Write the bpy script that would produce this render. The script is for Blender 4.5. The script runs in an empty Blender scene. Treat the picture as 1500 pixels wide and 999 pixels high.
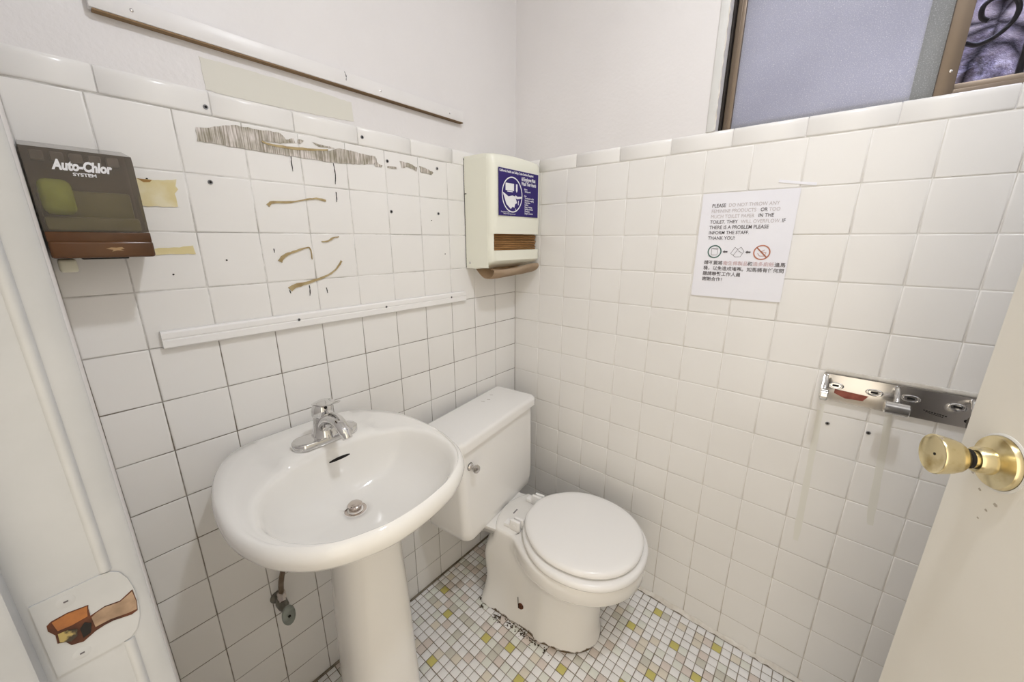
import bpy, bmesh, math, random
from mathutils import Vector, Matrix
random.seed(7)
scene = bpy.context.scene
COL = scene.collection
PI = math.pi

# ------------------------------------------------------------------ camera, world, lights, exposure
CAM = Vector((0.9798, -1.1855, 1.2734))
YAW, PITCH, ROLL = -0.69905, -0.26275, -0.00205
fwd = Vector((math.sin(YAW)*math.cos(PITCH), math.cos(YAW)*math.cos(PITCH), math.sin(PITCH)))
r0 = fwd.cross(Vector((0, 0, 1))).normalized(); d0 = fwd.cross(r0)
right = math.cos(ROLL)*r0 + math.sin(ROLL)*d0
down = -math.sin(ROLL)*r0 + math.cos(ROLL)*d0
cam_data = bpy.data.cameras.new('camera')
cam = bpy.data.objects.new('camera', cam_data); COL.objects.link(cam)
M = Matrix((right, -down, -fwd)).transposed().to_4x4(); M.translation = CAM
cam.matrix_world = M
cam_data.sensor_width = 36.0
cam_data.lens = 553.24/1500*36.0
cam_data.clip_start = 0.02
scene.camera = cam

world = bpy.data.worlds.new('world'); scene.world = world; world.use_nodes = True
bg = world.node_tree.nodes['Background']
bg.inputs['Color'].default_value = (1.12, 1.0, 0.82, 1)
bg.inputs['Strength'].default_value = 1.74

def lamp(name, kind, loc, power, col, **kw):
    d = bpy.data.lights.new(name, kind); d.energy = power; d.color = col
    for k, v in kw.items(): setattr(d, k, v)
    o = bpy.data.objects.new(name, d); COL.objects.link(o); o.location = loc
    return o
LAMP = Vector((1.05, -0.72, 2.355))
lamp('ceiling_bulb', 'AREA', LAMP, 7.4, (0.97, 1.0, 1.05), shape='DISK', size=0.10)
lamp('ceiling_bulb_glow', 'POINT', LAMP-Vector((0, 0, 0.06)), 2.4, (0.97, 1.0, 1.05), shadow_soft_size=0.04)
sky = lamp('daylight', 'AREA', (1.15, 0.42, 3.1), 85.0, (0.66, 0.70, 1.0), shape='RECTANGLE', size=1.6, size_y=0.6)

scene.view_settings.view_transform = 'Standard'
scene.view_settings.look = 'None'
scene.view_settings.gamma = 1.0
scene.view_settings.use_curve_mapping = False
scene.view_settings.exposure = 0.0

# ------------------------------------------------------------------ materials
def mat(name, col, rough=0.5, metal=0.0, spec=0.5, trans=0.0, ior=1.45, coat=0.0, emit=None):
    m = bpy.data.materials.new(name); m.use_nodes = True
    b = m.node_tree.nodes['Principled BSDF']
    b.inputs['Base Color'].default_value = (*col, 1)
    b.inputs['Roughness'].default_value = rough
    b.inputs['Metallic'].default_value = metal
    b.inputs['Specular IOR Level'].default_value = spec
    b.inputs['Transmission Weight'].default_value = trans
    b.inputs['IOR'].default_value = ior
    b.inputs['Coat Weight'].default_value = coat
    return m
def NT(m): return m.node_tree, m.node_tree.nodes['Principled BSDF']
def coords(nt, scale=(1, 1, 1), kind='Object'):
    tc = nt.nodes.new('ShaderNodeTexCoord'); mp = nt.nodes.new('ShaderNodeMapping')
    mp.inputs['Scale'].default_value = scale
    nt.links.new(tc.outputs[kind], mp.inputs['Vector']); return mp.outputs['Vector']
def noise(nt, vec, scale, detail=4, rough=0.5):
    n = nt.nodes.new('ShaderNodeTexNoise'); n.inputs['Scale'].default_value = scale
    n.inputs['Detail'].default_value = detail; n.inputs['Roughness'].default_value = rough
    nt.links.new(vec, n.inputs['Vector']); return n.outputs['Fac']
def ramp(nt, fac, stops):
    r = nt.nodes.new('ShaderNodeValToRGB'); e = r.color_ramp.elements
    while len(e) < len(stops): e.new(0.5)
    for i, (p, c) in enumerate(stops):
        e[i].position = p; e[i].color = (*c, 1) if len(c) == 3 else c
    nt.links.new(fac, r.inputs['Fac']); return r.outputs['Color']
def mix(nt, fac, a, b, mode='MIX'):
    m = nt.nodes.new('ShaderNodeMix'); m.data_type = 'RGBA'; m.blend_type = mode
    for s, v in ((0, fac), (6, a), (7, b)):
        if isinstance(v, (int, float)): m.inputs[s].default_value = v
        elif isinstance(v, tuple): m.inputs[s].default_value = (*v, 1)
        else: nt.links.new(v, m.inputs[s])
    return m.outputs[2]
def bump(nt, b, h, strength=0.2, dist=0.002):
    n = nt.nodes.new('ShaderNodeBump'); n.inputs['Strength'].default_value = strength
    n.inputs['Distance'].default_value = dist
    nt.links.new(h, n.inputs['Height']); nt.links.new(n.outputs['Normal'], b.inputs['Normal'])
def noisy(name, c1, c2, scale=8, lo=0.35, hi=0.65, rough=0.5, bumps=0.0, bscale=60, sc=(1, 1, 1), detail=5, **kw):
    m = mat(name, c1, rough, **kw); nt, b = NT(m); v = coords(nt, sc)
    nt.links.new(ramp(nt, noise(nt, v, scale, detail), [(lo, c1), (hi, c2)]), b.inputs['Base Color'])
    if bumps: bump(nt, b, noise(nt, v, bscale, 3), bumps)
    return m

m_tile = noisy('glazed_tile', (0.82, 0.806, 0.784), (0.86, 0.848, 0.83), 3.0, 0.3, 0.7, rough=0.22, bumps=0.05, bscale=25)
m_tile.node_tree.nodes['Principled BSDF'].inputs['Specular IOR Level'].default_value = 0.45
m_paint = noisy('wall_paint', (0.755, 0.735, 0.735), (0.785, 0.765, 0.765), 5, 0.3, 0.7, rough=0.42, bumps=0.25, bscale=120)
m_ceiling = noisy('ceiling_paint', (0.85, 0.84, 0.82), (0.88, 0.87, 0.85), 5, rough=0.7)
def grout(name, top, low, z0, z1, dirt):
    m = mat(name, top, 0.85); nt, b = NT(m); v = coords(nt)
    sep = nt.nodes.new('ShaderNodeSeparateXYZ'); nt.links.new(v, sep.inputs[0])
    mr = nt.nodes.new('ShaderNodeMapRange'); nt.links.new(sep.outputs['Z'], mr.inputs[0])
    mr.inputs[1].default_value = z0; mr.inputs[2].default_value = z1
    base = mix(nt, mr.outputs[0], low, top)
    n = noise(nt, v, 9, 6, 0.65)
    blot = ramp(nt, n, [(0.42, (0, 0, 0)), (0.62, (1, 1, 1))])
    nt.links.new(mix(nt, blot, base, dirt), b.inputs['Base Color'])
    return m
m_groutA = grout('grout_left', (0.80, 0.79, 0.77), (0.17, 0.14, 0.105), 1.03, 1.12, (0.44, 0.42, 0.39))
m_groutB = grout('grout_rear', (0.78, 0.765, 0.74), (0.44, 0.38, 0.31), -0.05, 0.7, (0.70, 0.67, 0.62))
m_porc = mat('porcelain', (0.845, 0.83, 0.80), 0.08, coat=0.3)
m_toilet = mat('toilet_porcelain', (0.87, 0.86, 0.845), 0.10, coat=0.2)
m_plastic = mat('white_plastic', (0.88, 0.87, 0.86), 0.2)
m_chrome = mat('chrome', (0.70, 0.695, 0.69), 0.07, metal=1.0)
m_chromeD = mat('dull_chrome', (0.62, 0.60, 0.58), 0.22, metal=1.0)
m_nickel = mat('drain_nickel', (0.62, 0.56, 0.52), 0.12, metal=1.0)
m_black = mat('black_void', (0.012, 0.010, 0.009), 0.9)
m_steel = mat('weathered_steel', (0.25, 0.25, 0.26), 0.4, metal=0.9)
m_brass = noisy('aged_brass', (0.76, 0.66, 0.41), (0.46, 0.34, 0.14), 30, 0.55, 0.72, rough=0.24, metal=1.0)
m_rust = noisy('rust', (0.16, 0.05, 0.02), (0.05, 0.02, 0.012), 60, rough=0.9)
m_door = noisy('door_paint', (0.74, 0.715, 0.66), (0.78, 0.76, 0.71), 4, rough=0.38, bumps=0.08, bscale=30)
m_jamb_dimmed = noisy('jamb_paint_dimmed', (0.41, 0.42, 0.435), (0.46, 0.47, 0.485), 12, rough=0.35, bumps=0.3, bscale=35)  # white trim paint greyed down to offset the strong doorway light
m_trim = noisy('trim_paint', (0.66, 0.66, 0.65), (0.72, 0.72, 0.71), 12, rough=0.35, bumps=0.3, bscale=35)
m_rail = noisy('rail_paint', (0.77, 0.755, 0.75), (0.80, 0.785, 0.78), 12, rough=0.35)
m_rawwood = noisy('unpainted_wood', (0.11, 0.065, 0.03), (0.26, 0.17, 0.09), 10, sc=(1, 0.1, 1), rough=0.8)
m_cabinet = mat('cream_enamel', (0.85, 0.85, 0.745), 0.28)
m_cabinet_side = m_cabinet
m_towel = noisy('kraft_towel', (0.62, 0.47, 0.32), (0.68, 0.54, 0.40), 30, rough=0.95)
m_towel_in = noisy('towel_stack', (0.36, 0.19, 0.07), (0.24, 0.12, 0.04), 12, sc=(1, 1, 8), rough=0.8)
m_paper = noisy('paper', (0.84, 0.84, 0.90), (0.87, 0.87, 0.92), 6, rough=0.7)
m_blue = mat('sticker_violet', (0.034, 0.020, 0.15), 0.6, spec=0.3)
m_white = mat('print_white', (0.86, 0.86, 0.88), 0.5)
m_ink = mat('print_black', (0.11, 0.10, 0.11), 0.7)
m_inkgrey = mat('print_faded', (0.56, 0.52, 0.53), 0.7)
m_inkpink = mat('print_faded_pink', (0.66, 0.50, 0.52), 0.7)
m_inkgreen = mat('print_dark_green', (0.06, 0.14, 0.12), 0.7)
m_inkred = mat('print_rust_red', (0.50, 0.20, 0.13), 0.7)
m_bronze = mat('bronze_aluminium', (0.20, 0.155, 0.115), 0.38, metal=0.5)
m_darkbronze = mat('dark_gap', (0.02, 0.015, 0.012), 0.7)
m_iron = mat('wrought_iron', (0.03, 0.027, 0.03), 0.5, metal=0.5)
m_smoked = mat('smoked_plastic', (0.50, 0.44, 0.37), 0.08, trans=0.84, ior=1.25)
m_brownpl = noisy('brown_plastic', (0.075, 0.032, 0.012), (0.12, 0.052, 0.02), 14, rough=0.2)
m_greypl = mat('grey_backplate', (0.27, 0.235, 0.21), 0.4)
m_soap = noisy('green_soap_bag', (0.42, 0.52, 0.05), (0.62, 0.72, 0.14), 18, rough=0.2)
m_olive = noisy('olive_tray', (0.22, 0.20, 0.07), (0.30, 0.28, 0.11), 12, rough=0.3)
m_lever = mat('ivory_lever', (0.70, 0.68, 0.55), 0.3)
m_glue = noisy('tan_glue', (0.50, 0.40, 0.22), (0.30, 0.21, 0.09), 30, 0.4, 0.7, rough=0.8)
m_tape = noisy('yellow_tape', (0.72, 0.62, 0.33), (0.80, 0.73, 0.52), 22, 0.4, 0.6, rough=0.5)
m_rusttape = mat('rusty_spot', (0.36, 0.20, 0.06), 0.8)
m_beige = mat('beige_paint', (0.70, 0.685, 0.62), 0.55)
m_lichen = noisy('lichen_hose', (0.18, 0.13, 0.09), (0.26, 0.21, 0.16), 40, rough=0.4, metal=0.6)
m_valve = noisy('valve_metal', (0.14, 0.13, 0.11), (0.22, 0.21, 0.18), 40, rough=0.35, metal=0.7)
m_valveh = noisy('valve_handle', (0.20, 0.22, 0.20), (0.30, 0.33, 0.30), 40, rough=0.4, metal=0.4)
m_caulk = noisy('caulk', (0.66, 0.62, 0.56), (0.80, 0.78, 0.74), 40, rough=0.8, bumps=0.5)
m_darkcaulk = noisy('dirty_joint', (0.12, 0.10, 0.075), (0.30, 0.26, 0.20), 20, rough=0.9)
m_globe = mat('opal_glass', (0.9, 0.9, 0.88), 0.3)
def streaky():
    m = mat('scraped_adhesive', (0.5, 0.47, 0.43), 0.8); nt, b = NT(m)
    v = coords(nt, (1, 420, 18)); n = noise(nt, v, 1.0, 2)
    v2 = coords(nt); n2 = noise(nt, v2, 28, 4)
    c = ramp(nt, n, [(0.40, (0.38, 0.35, 0.30)), (0.60, (0.76, 0.73, 0.70))])
    c2 = ramp(nt, n2, [(0.40, (0.62, 0.60, 0.52)), (0.62, (1, 0.97, 0.97))])
    nt.links.new(mix(nt, 1.0, c, c2, 'MULTIPLY'), b.inputs['Base Color']); return m
m_streak = streaky()
def frosted(name, col):
    m = bpy.data.materials.new(name); m.use_nodes = True; nt = m.node_tree; nt.nodes.clear()
    out = nt.nodes.new('ShaderNodeOutputMaterial'); v = coords(nt)
    tr = nt.nodes.new('ShaderNodeBsdfTranslucent'); gl = nt.nodes.new('ShaderNodeBsdfPrincipled')
    n = noise(nt, v, 520, 2, 0.6); n2 = noise(nt, v, 4, 3)
    c = ramp(nt, n, [(0.54, col), (0.74, tuple(min(1, x*1.5+0.12) for x in col))])
    c = mix(nt, 1.0, c, ramp(nt, n2, [(0.35, (0.84, 0.84, 0.86)), (0.65, (1, 1, 1))]), 'MULTIPLY')
    nt.links.new(c, tr.inputs['Color']); nt.links.new(c, gl.inputs['Base Color'])
    gl.inputs['Roughness'].default_value = 0.5
    bm_ = nt.nodes.new('ShaderNodeBump'); bm_.inputs['Strength'].default_value = 0.25; bm_.inputs['Distance'].default_value = 0.001
    nt.links.new(n, bm_.inputs['Height']); nt.links.new(bm_.outputs['Normal'], gl.inputs['Normal'])
    ms = nt.nodes.new('ShaderNodeMixShader'); ms.inputs[0].default_value = 0.45
    nt.links.new(tr.outputs[0], ms.inputs[1]); nt.links.new(gl.outputs[0], ms.inputs[2])
    nt.links.new(ms.outputs[0], out.inputs[0]); return m
m_frost = frosted('frosted_glass', (0.64, 0.65, 0.73))
m_frost2 = frosted('frosted_glass_overlap', (0.44, 0.45, 0.44))
m_glass = mat('clear_glass', (0.95, 0.97, 0.98), 0.0, trans=1.0, ior=1.01)
def stone():
    m = mat('outside_stone', (0.4, 0.4, 0.5), 0.8); nt, b = NT(m); v = coords(nt)
    n = noise(nt, v, 9, 8, 0.65); n2 = noise(nt, v, 2.6, 4)
    vo = nt.nodes.new('ShaderNodeTexVoronoi'); vo.feature = 'DISTANCE_TO_EDGE'; vo.inputs['Scale'].default_value = 5.5
    dm = nt.nodes.new('ShaderNodeVectorMath'); dm.operation = 'ADD'
    nn = nt.nodes.new('ShaderNodeTexNoise'); nn.inputs['Scale'].default_value = 4; nt.links.new(v, nn.inputs['Vector'])
    sc_ = nt.nodes.new('ShaderNodeVectorMath'); sc_.operation = 'SCALE'; sc_.inputs['Scale'].default_value = 0.25
    nt.links.new(nn.outputs['Color'], sc_.inputs[0]); nt.links.new(v, dm.inputs[0]); nt.links.new(sc_.outputs[0], dm.inputs[1])
    nt.links.new(dm.outputs[0], vo.inputs['Vector'])
    c = ramp(nt, n, [(0.34, (0.10, 0.085, 0.09)), (0.44, (0.34, 0.31, 0.42)), (0.56, (0.68, 0.65, 0.78)), (0.66, (0.88, 0.86, 0.93))])
    e = ramp(nt, vo.outputs['Distance'], [(0.0, (0.06, 0.05, 0.055)), (0.09, (0.75, 0.72, 0.72)), (0.2, (1, 1, 1))])
    nt.links.new(mix(nt, 1.0, c, e, 'MULTIPLY'), b.inputs['Base Color'])
    bump(nt, b, n, 1.0, 0.05); return m
m_stone = stone()
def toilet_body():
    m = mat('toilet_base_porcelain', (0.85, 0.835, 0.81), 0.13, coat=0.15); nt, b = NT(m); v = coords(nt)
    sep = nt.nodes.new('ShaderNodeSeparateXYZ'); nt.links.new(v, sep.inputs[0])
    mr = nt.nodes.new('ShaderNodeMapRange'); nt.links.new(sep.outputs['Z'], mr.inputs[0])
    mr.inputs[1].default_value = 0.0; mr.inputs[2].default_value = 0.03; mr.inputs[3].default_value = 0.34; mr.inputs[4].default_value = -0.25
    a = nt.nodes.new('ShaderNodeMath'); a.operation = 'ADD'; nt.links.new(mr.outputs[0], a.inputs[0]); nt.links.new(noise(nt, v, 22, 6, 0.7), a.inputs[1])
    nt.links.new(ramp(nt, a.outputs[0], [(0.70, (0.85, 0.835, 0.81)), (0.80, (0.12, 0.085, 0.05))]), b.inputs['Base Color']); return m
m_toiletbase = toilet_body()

# ------------------------------------------------------------------ helpers
WM = {}
def thing(name, label, cat, loc, rotz=0.0, group=None):
    o = bpy.data.objects.new(name, None); COL.objects.link(o)
    o.location = loc; o.rotation_euler = (0, 0, rotz); o.empty_display_size = 0.05
    o['label'] = label; o['category'] = cat
    if group: o['group'] = group
    WM[o] = Matrix.Translation(Vector(loc)) @ Matrix.Rotation(rotz, 4, 'Z')
    return o
def tag(o, label=None, cat=None, group=None, kind=None):
    for k, v in (('label', label), ('category', cat), ('group', group), ('kind', kind)):
        if v: o[k] = v
    return o
def obj(name, bm, m, parent=None, local=False, smooth=True, angle=40):
    """link a bmesh as ONE object; geometry given in world space unless local=True"""
    me = bpy.data.meshes.new(name)
    if parent is not None and not local:
        bm.transform(WM[parent].inverted())
    bmesh.ops.recalc_face_normals(bm, faces=bm.faces)
    bm.to_mesh(me); bm.free()
    for mm in (m if isinstance(m, (list, tuple)) else [m]): me.materials.append(mm)
    if smooth:
        me.shade_smooth(); me.set_sharp_from_angle(angle=math.radians(angle))
    o = bpy.data.objects.new(name, me); COL.objects.link(o)
    if parent is not None:
        o.parent = parent; WM[o] = WM[parent]
    else: WM[o] = Matrix.Identity(4)
    return o
def add_box(bm, lo, hi, bev=0.0, seg=2, rot=None, mi=0):
    lo, hi = Vector(lo), Vector(hi); c = (lo+hi)/2; s = hi-lo
    r = bmesh.ops.create_cube(bm, size=1.0, matrix=Matrix.Translation(c) @ Matrix.Diagonal((*s, 1)))
    vs = r['verts']
    fs = set(f for v in vs for f in v.link_faces)
    for f in fs: f.material_index = mi
    if bev > 0:
        es = list({e for v in vs for e in v.link_edges})
        b = bmesh.ops.bevel(bm, geom=es, offset=bev, segments=seg, affect='EDGES', profile=0.5)
        vs = list({v for f in b['faces'] for v in f.verts} | {v for v in vs if v.is_valid})
        for f in b['faces']: f.material_index = mi
    if rot is not None:
        bmesh.ops.transform(bm, matrix=Matrix.Translation(c) @ rot @ Matrix.Translation(-c), verts=vs)
    return vs
def boxm(lo, hi, bev=0.0, seg=2):
    bm = bmesh.new(); add_box(bm, lo, hi, bev, seg); return bm
def frame_of(axis):
    a = Vector(axis).normalized(); t = Vector((0, 0, 1)) if abs(a.z) < 0.9 else Vector((1, 0, 0))
    u = a.cross(t).normalized(); return a, u, a.cross(u)
def add_lathe(bm, prof, org=(0, 0, 0), axis=(0, 0, 1), n=40, sx=1.0, sy=1.0):
    a, u, w = frame_of(axis); org = Vector(org); rings = []
    if abs(a.z) > 0.99: u, w = Vector((1, 0, 0)), Vector((0, 1, 0))
    for r, h in prof:
        if r < 1e-6: rings.append([bm.verts.new(org+a*h)])
        else: rings.append([bm.verts.new(org+a*h+u*(r*sx*math.cos(2*PI*i/n))+w*(r*sy*math.sin(2*PI*i/n))) for i in range(n)])
    skin_rings(bm, rings)
def skin_rings(bm, rings, cap=False):
    for A, B in zip(rings, rings[1:]):
        if len(A) == 1 and len(B) == 1: continue
        if len(A) == 1:
            for i in range(len(B)): bm.faces.new((A[0], B[i], B[(i+1) % len(B)]))
        elif len(B) == 1:
            for i in range(len(A)): bm.faces.new((A[i], A[(i+1) % len(A)], B[0]))
        else:
            n = len(A)
            for i in range(n): bm.faces.new((A[i], A[(i+1) % n], B[(i+1) % n], B[i]))
    if cap:
        for R in (rings[0], rings[-1]):
            if len(R) > 2: bm.faces.new(R)
def lathem(*a, **k):
    bm = bmesh.new(); add_lathe(bm, *a, **k); return bm
def catmull(pts, sub=6, closed=False):
    pts = [Vector(p) for p in pts]; n = len(pts); out = []
    rng = n if closed else n-1
    for i in range(rng):
        if closed: p0, p1, p2, p3 = (pts[(i+k-1) % n] for k in range(4))
        else: p0, p1, p2, p3 = pts[max(i-1, 0)], pts[i], pts[i+1], pts[min(i+2, n-1)]
        for s in range(sub):
            t = s/sub
            out.append(0.5*((2*p1)+(p2-p0)*t+(2*p0-5*p1+4*p2-p3)*t*t+(3*p1-p0-3*p2+p3)*t**3))
    if not closed: out.append(pts[-1])
    return out
def add_tube(bm, path, rad, n=12, flat=1.0, sub=6, up=Vector((0, 0, 1))):
    P = catmull(path, sub) if sub else [Vector(p) for p in path]
    if isinstance(rad, (int, float)): R = [rad]*len(P)
    else:
        R = [];
        for k in range(len(P)):
            x = k/(len(P)-1)*(len(rad)-1); i = min(int(x), len(rad)-2); R.append(rad[i]*(1-(x-i))+rad[i+1]*(x-i))
    rings = []
    for k, p in enumerate(P):
        t = (P[min(k+1, len(P)-1)]-P[max(k-1, 0)]).normalized()
        s = t.cross(up)
        if s.length < 1e-3: s = t.cross(Vector((0, 1, 0)))
        s.normalize(); w = s.cross(t)
        rings.append([bm.verts.new(p+s*R[k]*math.cos(2*PI*i/n)+w*R[k]*flat*math.sin(2*PI*i/n)) for i in range(n)])
    skin_rings(bm, rings, cap=True)
def tubem(*a, **k):
    bm = bmesh.new(); add_tube(bm, *a, **k); return bm
def add_prism(bm, pts, ext):
    """polygon pts (3D) extruded by vector ext"""
    ext = Vector(ext); A = [bm.verts.new(Vector(p)) for p in pts]; B = [bm.verts.new(Vector(p)+ext) for p in pts]
    bm.faces.new(A); bm.faces.new(list(reversed(B)))
    n = len(A)
    for i in range(n): bm.faces.new((A[i], B[i], B[(i+1) % n], A[(i+1) % n]))
def prism(pts, ext):
    bm = bmesh.new(); add_prism(bm, pts, ext); return bm
def bevel_all(bm, w, seg=2, minang=20):
    es = [e for e in bm.edges if len(e.link_faces) == 2 and e.calc_face_angle(0) > math.radians(minang)]
    bmesh.ops.bevel(bm, geom=es, offset=w, segments=seg, affect='EDGES', profile=0.5); return bm
def grow(profile, y0, y1, bev=0.0, seg=3):
    bm = prism([(x, y0, z) for x, z in profile], (0, y1-y0, 0))
    if bev: bevel_all(bm, bev, seg)
    return bm
def text(name, body, size, org, rt, up, m, parent, align='LEFT', bold=0.0, shear=0.0, depth=0.0002, sx=1.0, font=None):
    cu = bpy.data.curves.new(name, 'FONT'); cu.body = body; cu.size = size; cu.align_x = align
    cu.extrude = depth; cu.offset = bold; cu.shear = shear; cu.resolution_u = 3
    to = bpy.data.objects.new(name+'_src', cu); COL.objects.link(to)
    dg = bpy.context.evaluated_depsgraph_get(); dg.update()
    me = bpy.data.meshes.new_from_object(to.evaluated_get(dg))
    bpy.data.objects.remove(to); bpy.data.curves.remove(cu)
    rt = Vector(rt).normalized(); up = Vector(up).normalized(); n = rt.cross(up)
    mm = Matrix((rt*sx, up, n)).transposed().to_4x4(); mm.translation = Vector(org)
    me.transform(WM[parent].inverted() @ mm)
    me.name = name; me.materials.clear(); me.materials.append(m)
    o = bpy.data.objects.new(name, me); COL.objects.link(o); o.parent = parent; WM[o] = WM[parent]
    return o
class Wall:
    """maps (u, z, d) on a wall: u = distance from the corner, d = height off the surface"""
    def __init__(s, side): s.side = side
    def __call__(s, u, z, d=0.0): return Vector((d, -u, z)) if s.side == 'left' else Vector((u, -d, z))
LW, RW = Wall('left'), Wall('rear')
def decal(name, W, pts, m, parent, d0=0.0002, th=0.0006, jag=0.0):
    P = []
    for i in range(len(pts)):
        a, b = Vector(pts[i]), Vector(pts[(i+1) % len(pts)])
        k = max(1, int((b-a).length/0.006)) if jag else 1
        for j in range(k):
            p = a.lerp(b, j/k); P.append((p.x+random.uniform(-jag, jag), p.y+random.uniform(-jag, jag)))
    bm = prism([W(u, z, d0) for u, z in P], W(0, 0, th)-W(0, 0, 0))
    return obj(name, bm, m, parent, smooth=False)
def ribbon(name, W, pts, widths, m, parent, th=0.0009, jag=0.0006):
    P = catmull([Vector((u, z, 0)) for u, z in pts], 4); L, Rr = [], []
    for k, p in enumerate(P):
        t = (P[min(k+1, len(P)-1)]-P[max(k-1, 0)]).normalized(); n = Vector((-t.y, t.x, 0))
        x = k/(len(P)-1)*(len(widths)-1); i = min(int(x), len(widths)-2) if len(widths) > 1 else 0
        w = widths[i]*(1-(x-i))+widths[i+1]*(x-i)
        L.append(p+n*(w/2+random.uniform(-jag, jag))); Rr.append(p-n*(w/2+random.uniform(-jag, jag)))
    bm = bmesh.new(); n = len(L)
    for k in range(n-1):
        q = [L[k], L[k+1], Rr[k+1], Rr[k]]
        lo = [bm.verts.new(W(p.x, p.y, 0.0001)) for p in q]; hi = [bm.verts.new(W(p.x, p.y, th)) for p in q]
        bm.faces.new(hi)
        for i in range(4): bm.faces.new((lo[i], lo[(i+1) % 4], hi[(i+1) % 4], hi[i]))
    bmesh.ops.remove_doubles(bm, verts=bm.verts, dist=1e-6)
    return obj(name, bm, m, parent, smooth=False)

# ------------------------------------------------------------------ room shell
RX, RY, RZ = 1.50, -1.189, 2.40          # right wall, door wall, ceiling
P_ = 0.109; Z0 = 1.504; CAPT = 1.549
WX0, WX1, WZ1 = 0.676, 1.42, 2.10        # window opening
JX, HX = 0.645, 1.411                    # doorway jamb, hinge side

def tile_panel(W, cols, rows, skip=None):
    bm = bmesh.new()
    rings = [(0.0008, -0.0018), (0.0011, -0.0007), (0.0022, -0.0001), (0.0042, 0.0)]
    for a, b in zip(cols, cols[1:]):
        for zt, zb in zip(rows, rows[1:]):
            if skip and skip(a, b, zb, zt): continue
            tl = [random.uniform(-0.00022, 0.00022) for _ in range(3)]
            R = []
            for g, d in rings:
                q = []
                for u, z, su, sz in ((a+g, zb+g, -1, -1), (b-g, zb+g, 1, -1), (b-g, zt-g, 1, 1), (a+g, zt-g, -1, 1)):
                    q.append(bm.verts.new(W(u, z, d+tl[0]+tl[1]*su+tl[2]*sz)))
                R.append(q)
            skin_rings(bm, R); bm.faces.new(R[-1])
    return bm
def cap_row(W, joints):
    prof = [(Z0+0.001, -0.002), (Z0+0.0015, -0.0006), (Z0+0.0028, 0.0006), (Z0+0.006, 0.0010), (CAPT-0.013, 0.0012), (CAPT-0.008, 0.0010), (CAPT-0.004, 0.0), (CAPT-0.0015, -0.0016), (CAPT, -0.0045)]
    bm = bmesh.new()
    for a, b in zip(joints, joints[1:]):
        R = []
        for u, dd in ((a+0.0008, -0.0015), (a+0.002, 0), (b-0.002, 0), (b-0.0008, -0.0015)):
            R.append([bm.verts.new(W(u, z, d+dd)) for z, d in prof])
        for A, B in zip(R, R[1:]):
            for i in range(len(prof)-1): bm.faces.new((A[i], A[i+1], B[i+1], B[i]))
        for E_ in (R[0], R[-1]):
            c = [bm.verts.new(v.co + (W(0, 0, -0.003)-W(0, 0, 0))) for v in (E_[0], E_[-1])]
            bm.faces.new([*E_, c[1], c[0]])
    return bm

rows = [Z0-k*P_ for k in range(14)]+[0.002]
# left wall (sink and toilet stand against it)
bm = bmesh.new()
add_box(bm, (-0.12, RY-0.14, -0.05), (-0.0011, 0.12, Z0+0.003), mi=1)
add_box(bm, (-0.12, RY-0.14, Z0+0.003), (-0.0028, 0.12, RZ), mi=0)
wall_left = tag(obj('wall_left', bm, [m_paint, m_groutA], smooth=False), kind='structure')
colsA = [0.0]+[0.0115+P_*j for j in range(1, 11)]+[1.189]
obj('tile_field', tile_panel(LW, colsA, rows), m_tile, wall_left, angle=80)
obj('tile_cap', cap_row(LW, [0.0, 0.155, 0.3134, 0.4697, 0.6287, 0.7802, 0.9309, 1.084, 1.189]), m_tile, wall_left, angle=60)
# rear wall with the window
bm = bmesh.new()
add_box(bm, (-0.12, 0.0011, -0.05), (RX+0.12, 0.16, Z0+0.003), mi=1)
add_box(bm, (-0.0028, 0.0028, Z0+0.003), (WX0, 0.16, RZ), mi=0)
add_box(bm, (WX0, 0.0028, Z0+0.003), (WX1, 0.16, CAPT-0.003), mi=0)
add_box(bm, (WX1, 0.0028, Z0+0.003), (RX+0.12, 0.16, RZ), mi=0)
add_box(bm, (WX0, 0.0028, WZ1), (WX1, 0.16, RZ), mi=0)
wall_rear = tag(obj('wall_rear', bm, [m_paint, m_groutB], smooth=False), kind='structure')
colsB = [0.0]+[0.0114+P_*j for j in range(1, 14)]+[RX]
obj('tile_field', tile_panel(RW, colsB, rows), m_tile, wall_rear, angle=80)
jB = [0.0, 0.11]+[0.262+0.1535*k for k in range(8)]+[RX]
obj('tile_cap', cap_row(RW, jB), m_tile, wall_rear, angle=60)
# right wall and door wall
tag(obj('wall_right', boxm((RX, RY-0.14, -0.05), (RX+0.12, 0.003, RZ)), m_paint, smooth=False), kind='structure')
bm = bmesh.new()
add_box(bm, (-0.003, RY-0.13, -0.05), (JX-0.02, RY, RZ)); add_box(bm, (HX+0.02, RY-0.13, -0.05), (RX, RY, RZ)); add_box(bm, (JX-0.02, RY-0.13, 2.06), (HX+0.02, RY, RZ))
tag(obj('wall_front', bm, m_paint, smooth=False), kind='structure')
tag(obj('ceiling', boxm((-0.12, RY-0.14, RZ), (RX+0.12, 0.16, RZ+0.1)), m_ceiling, smooth=False), kind='structure')

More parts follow.
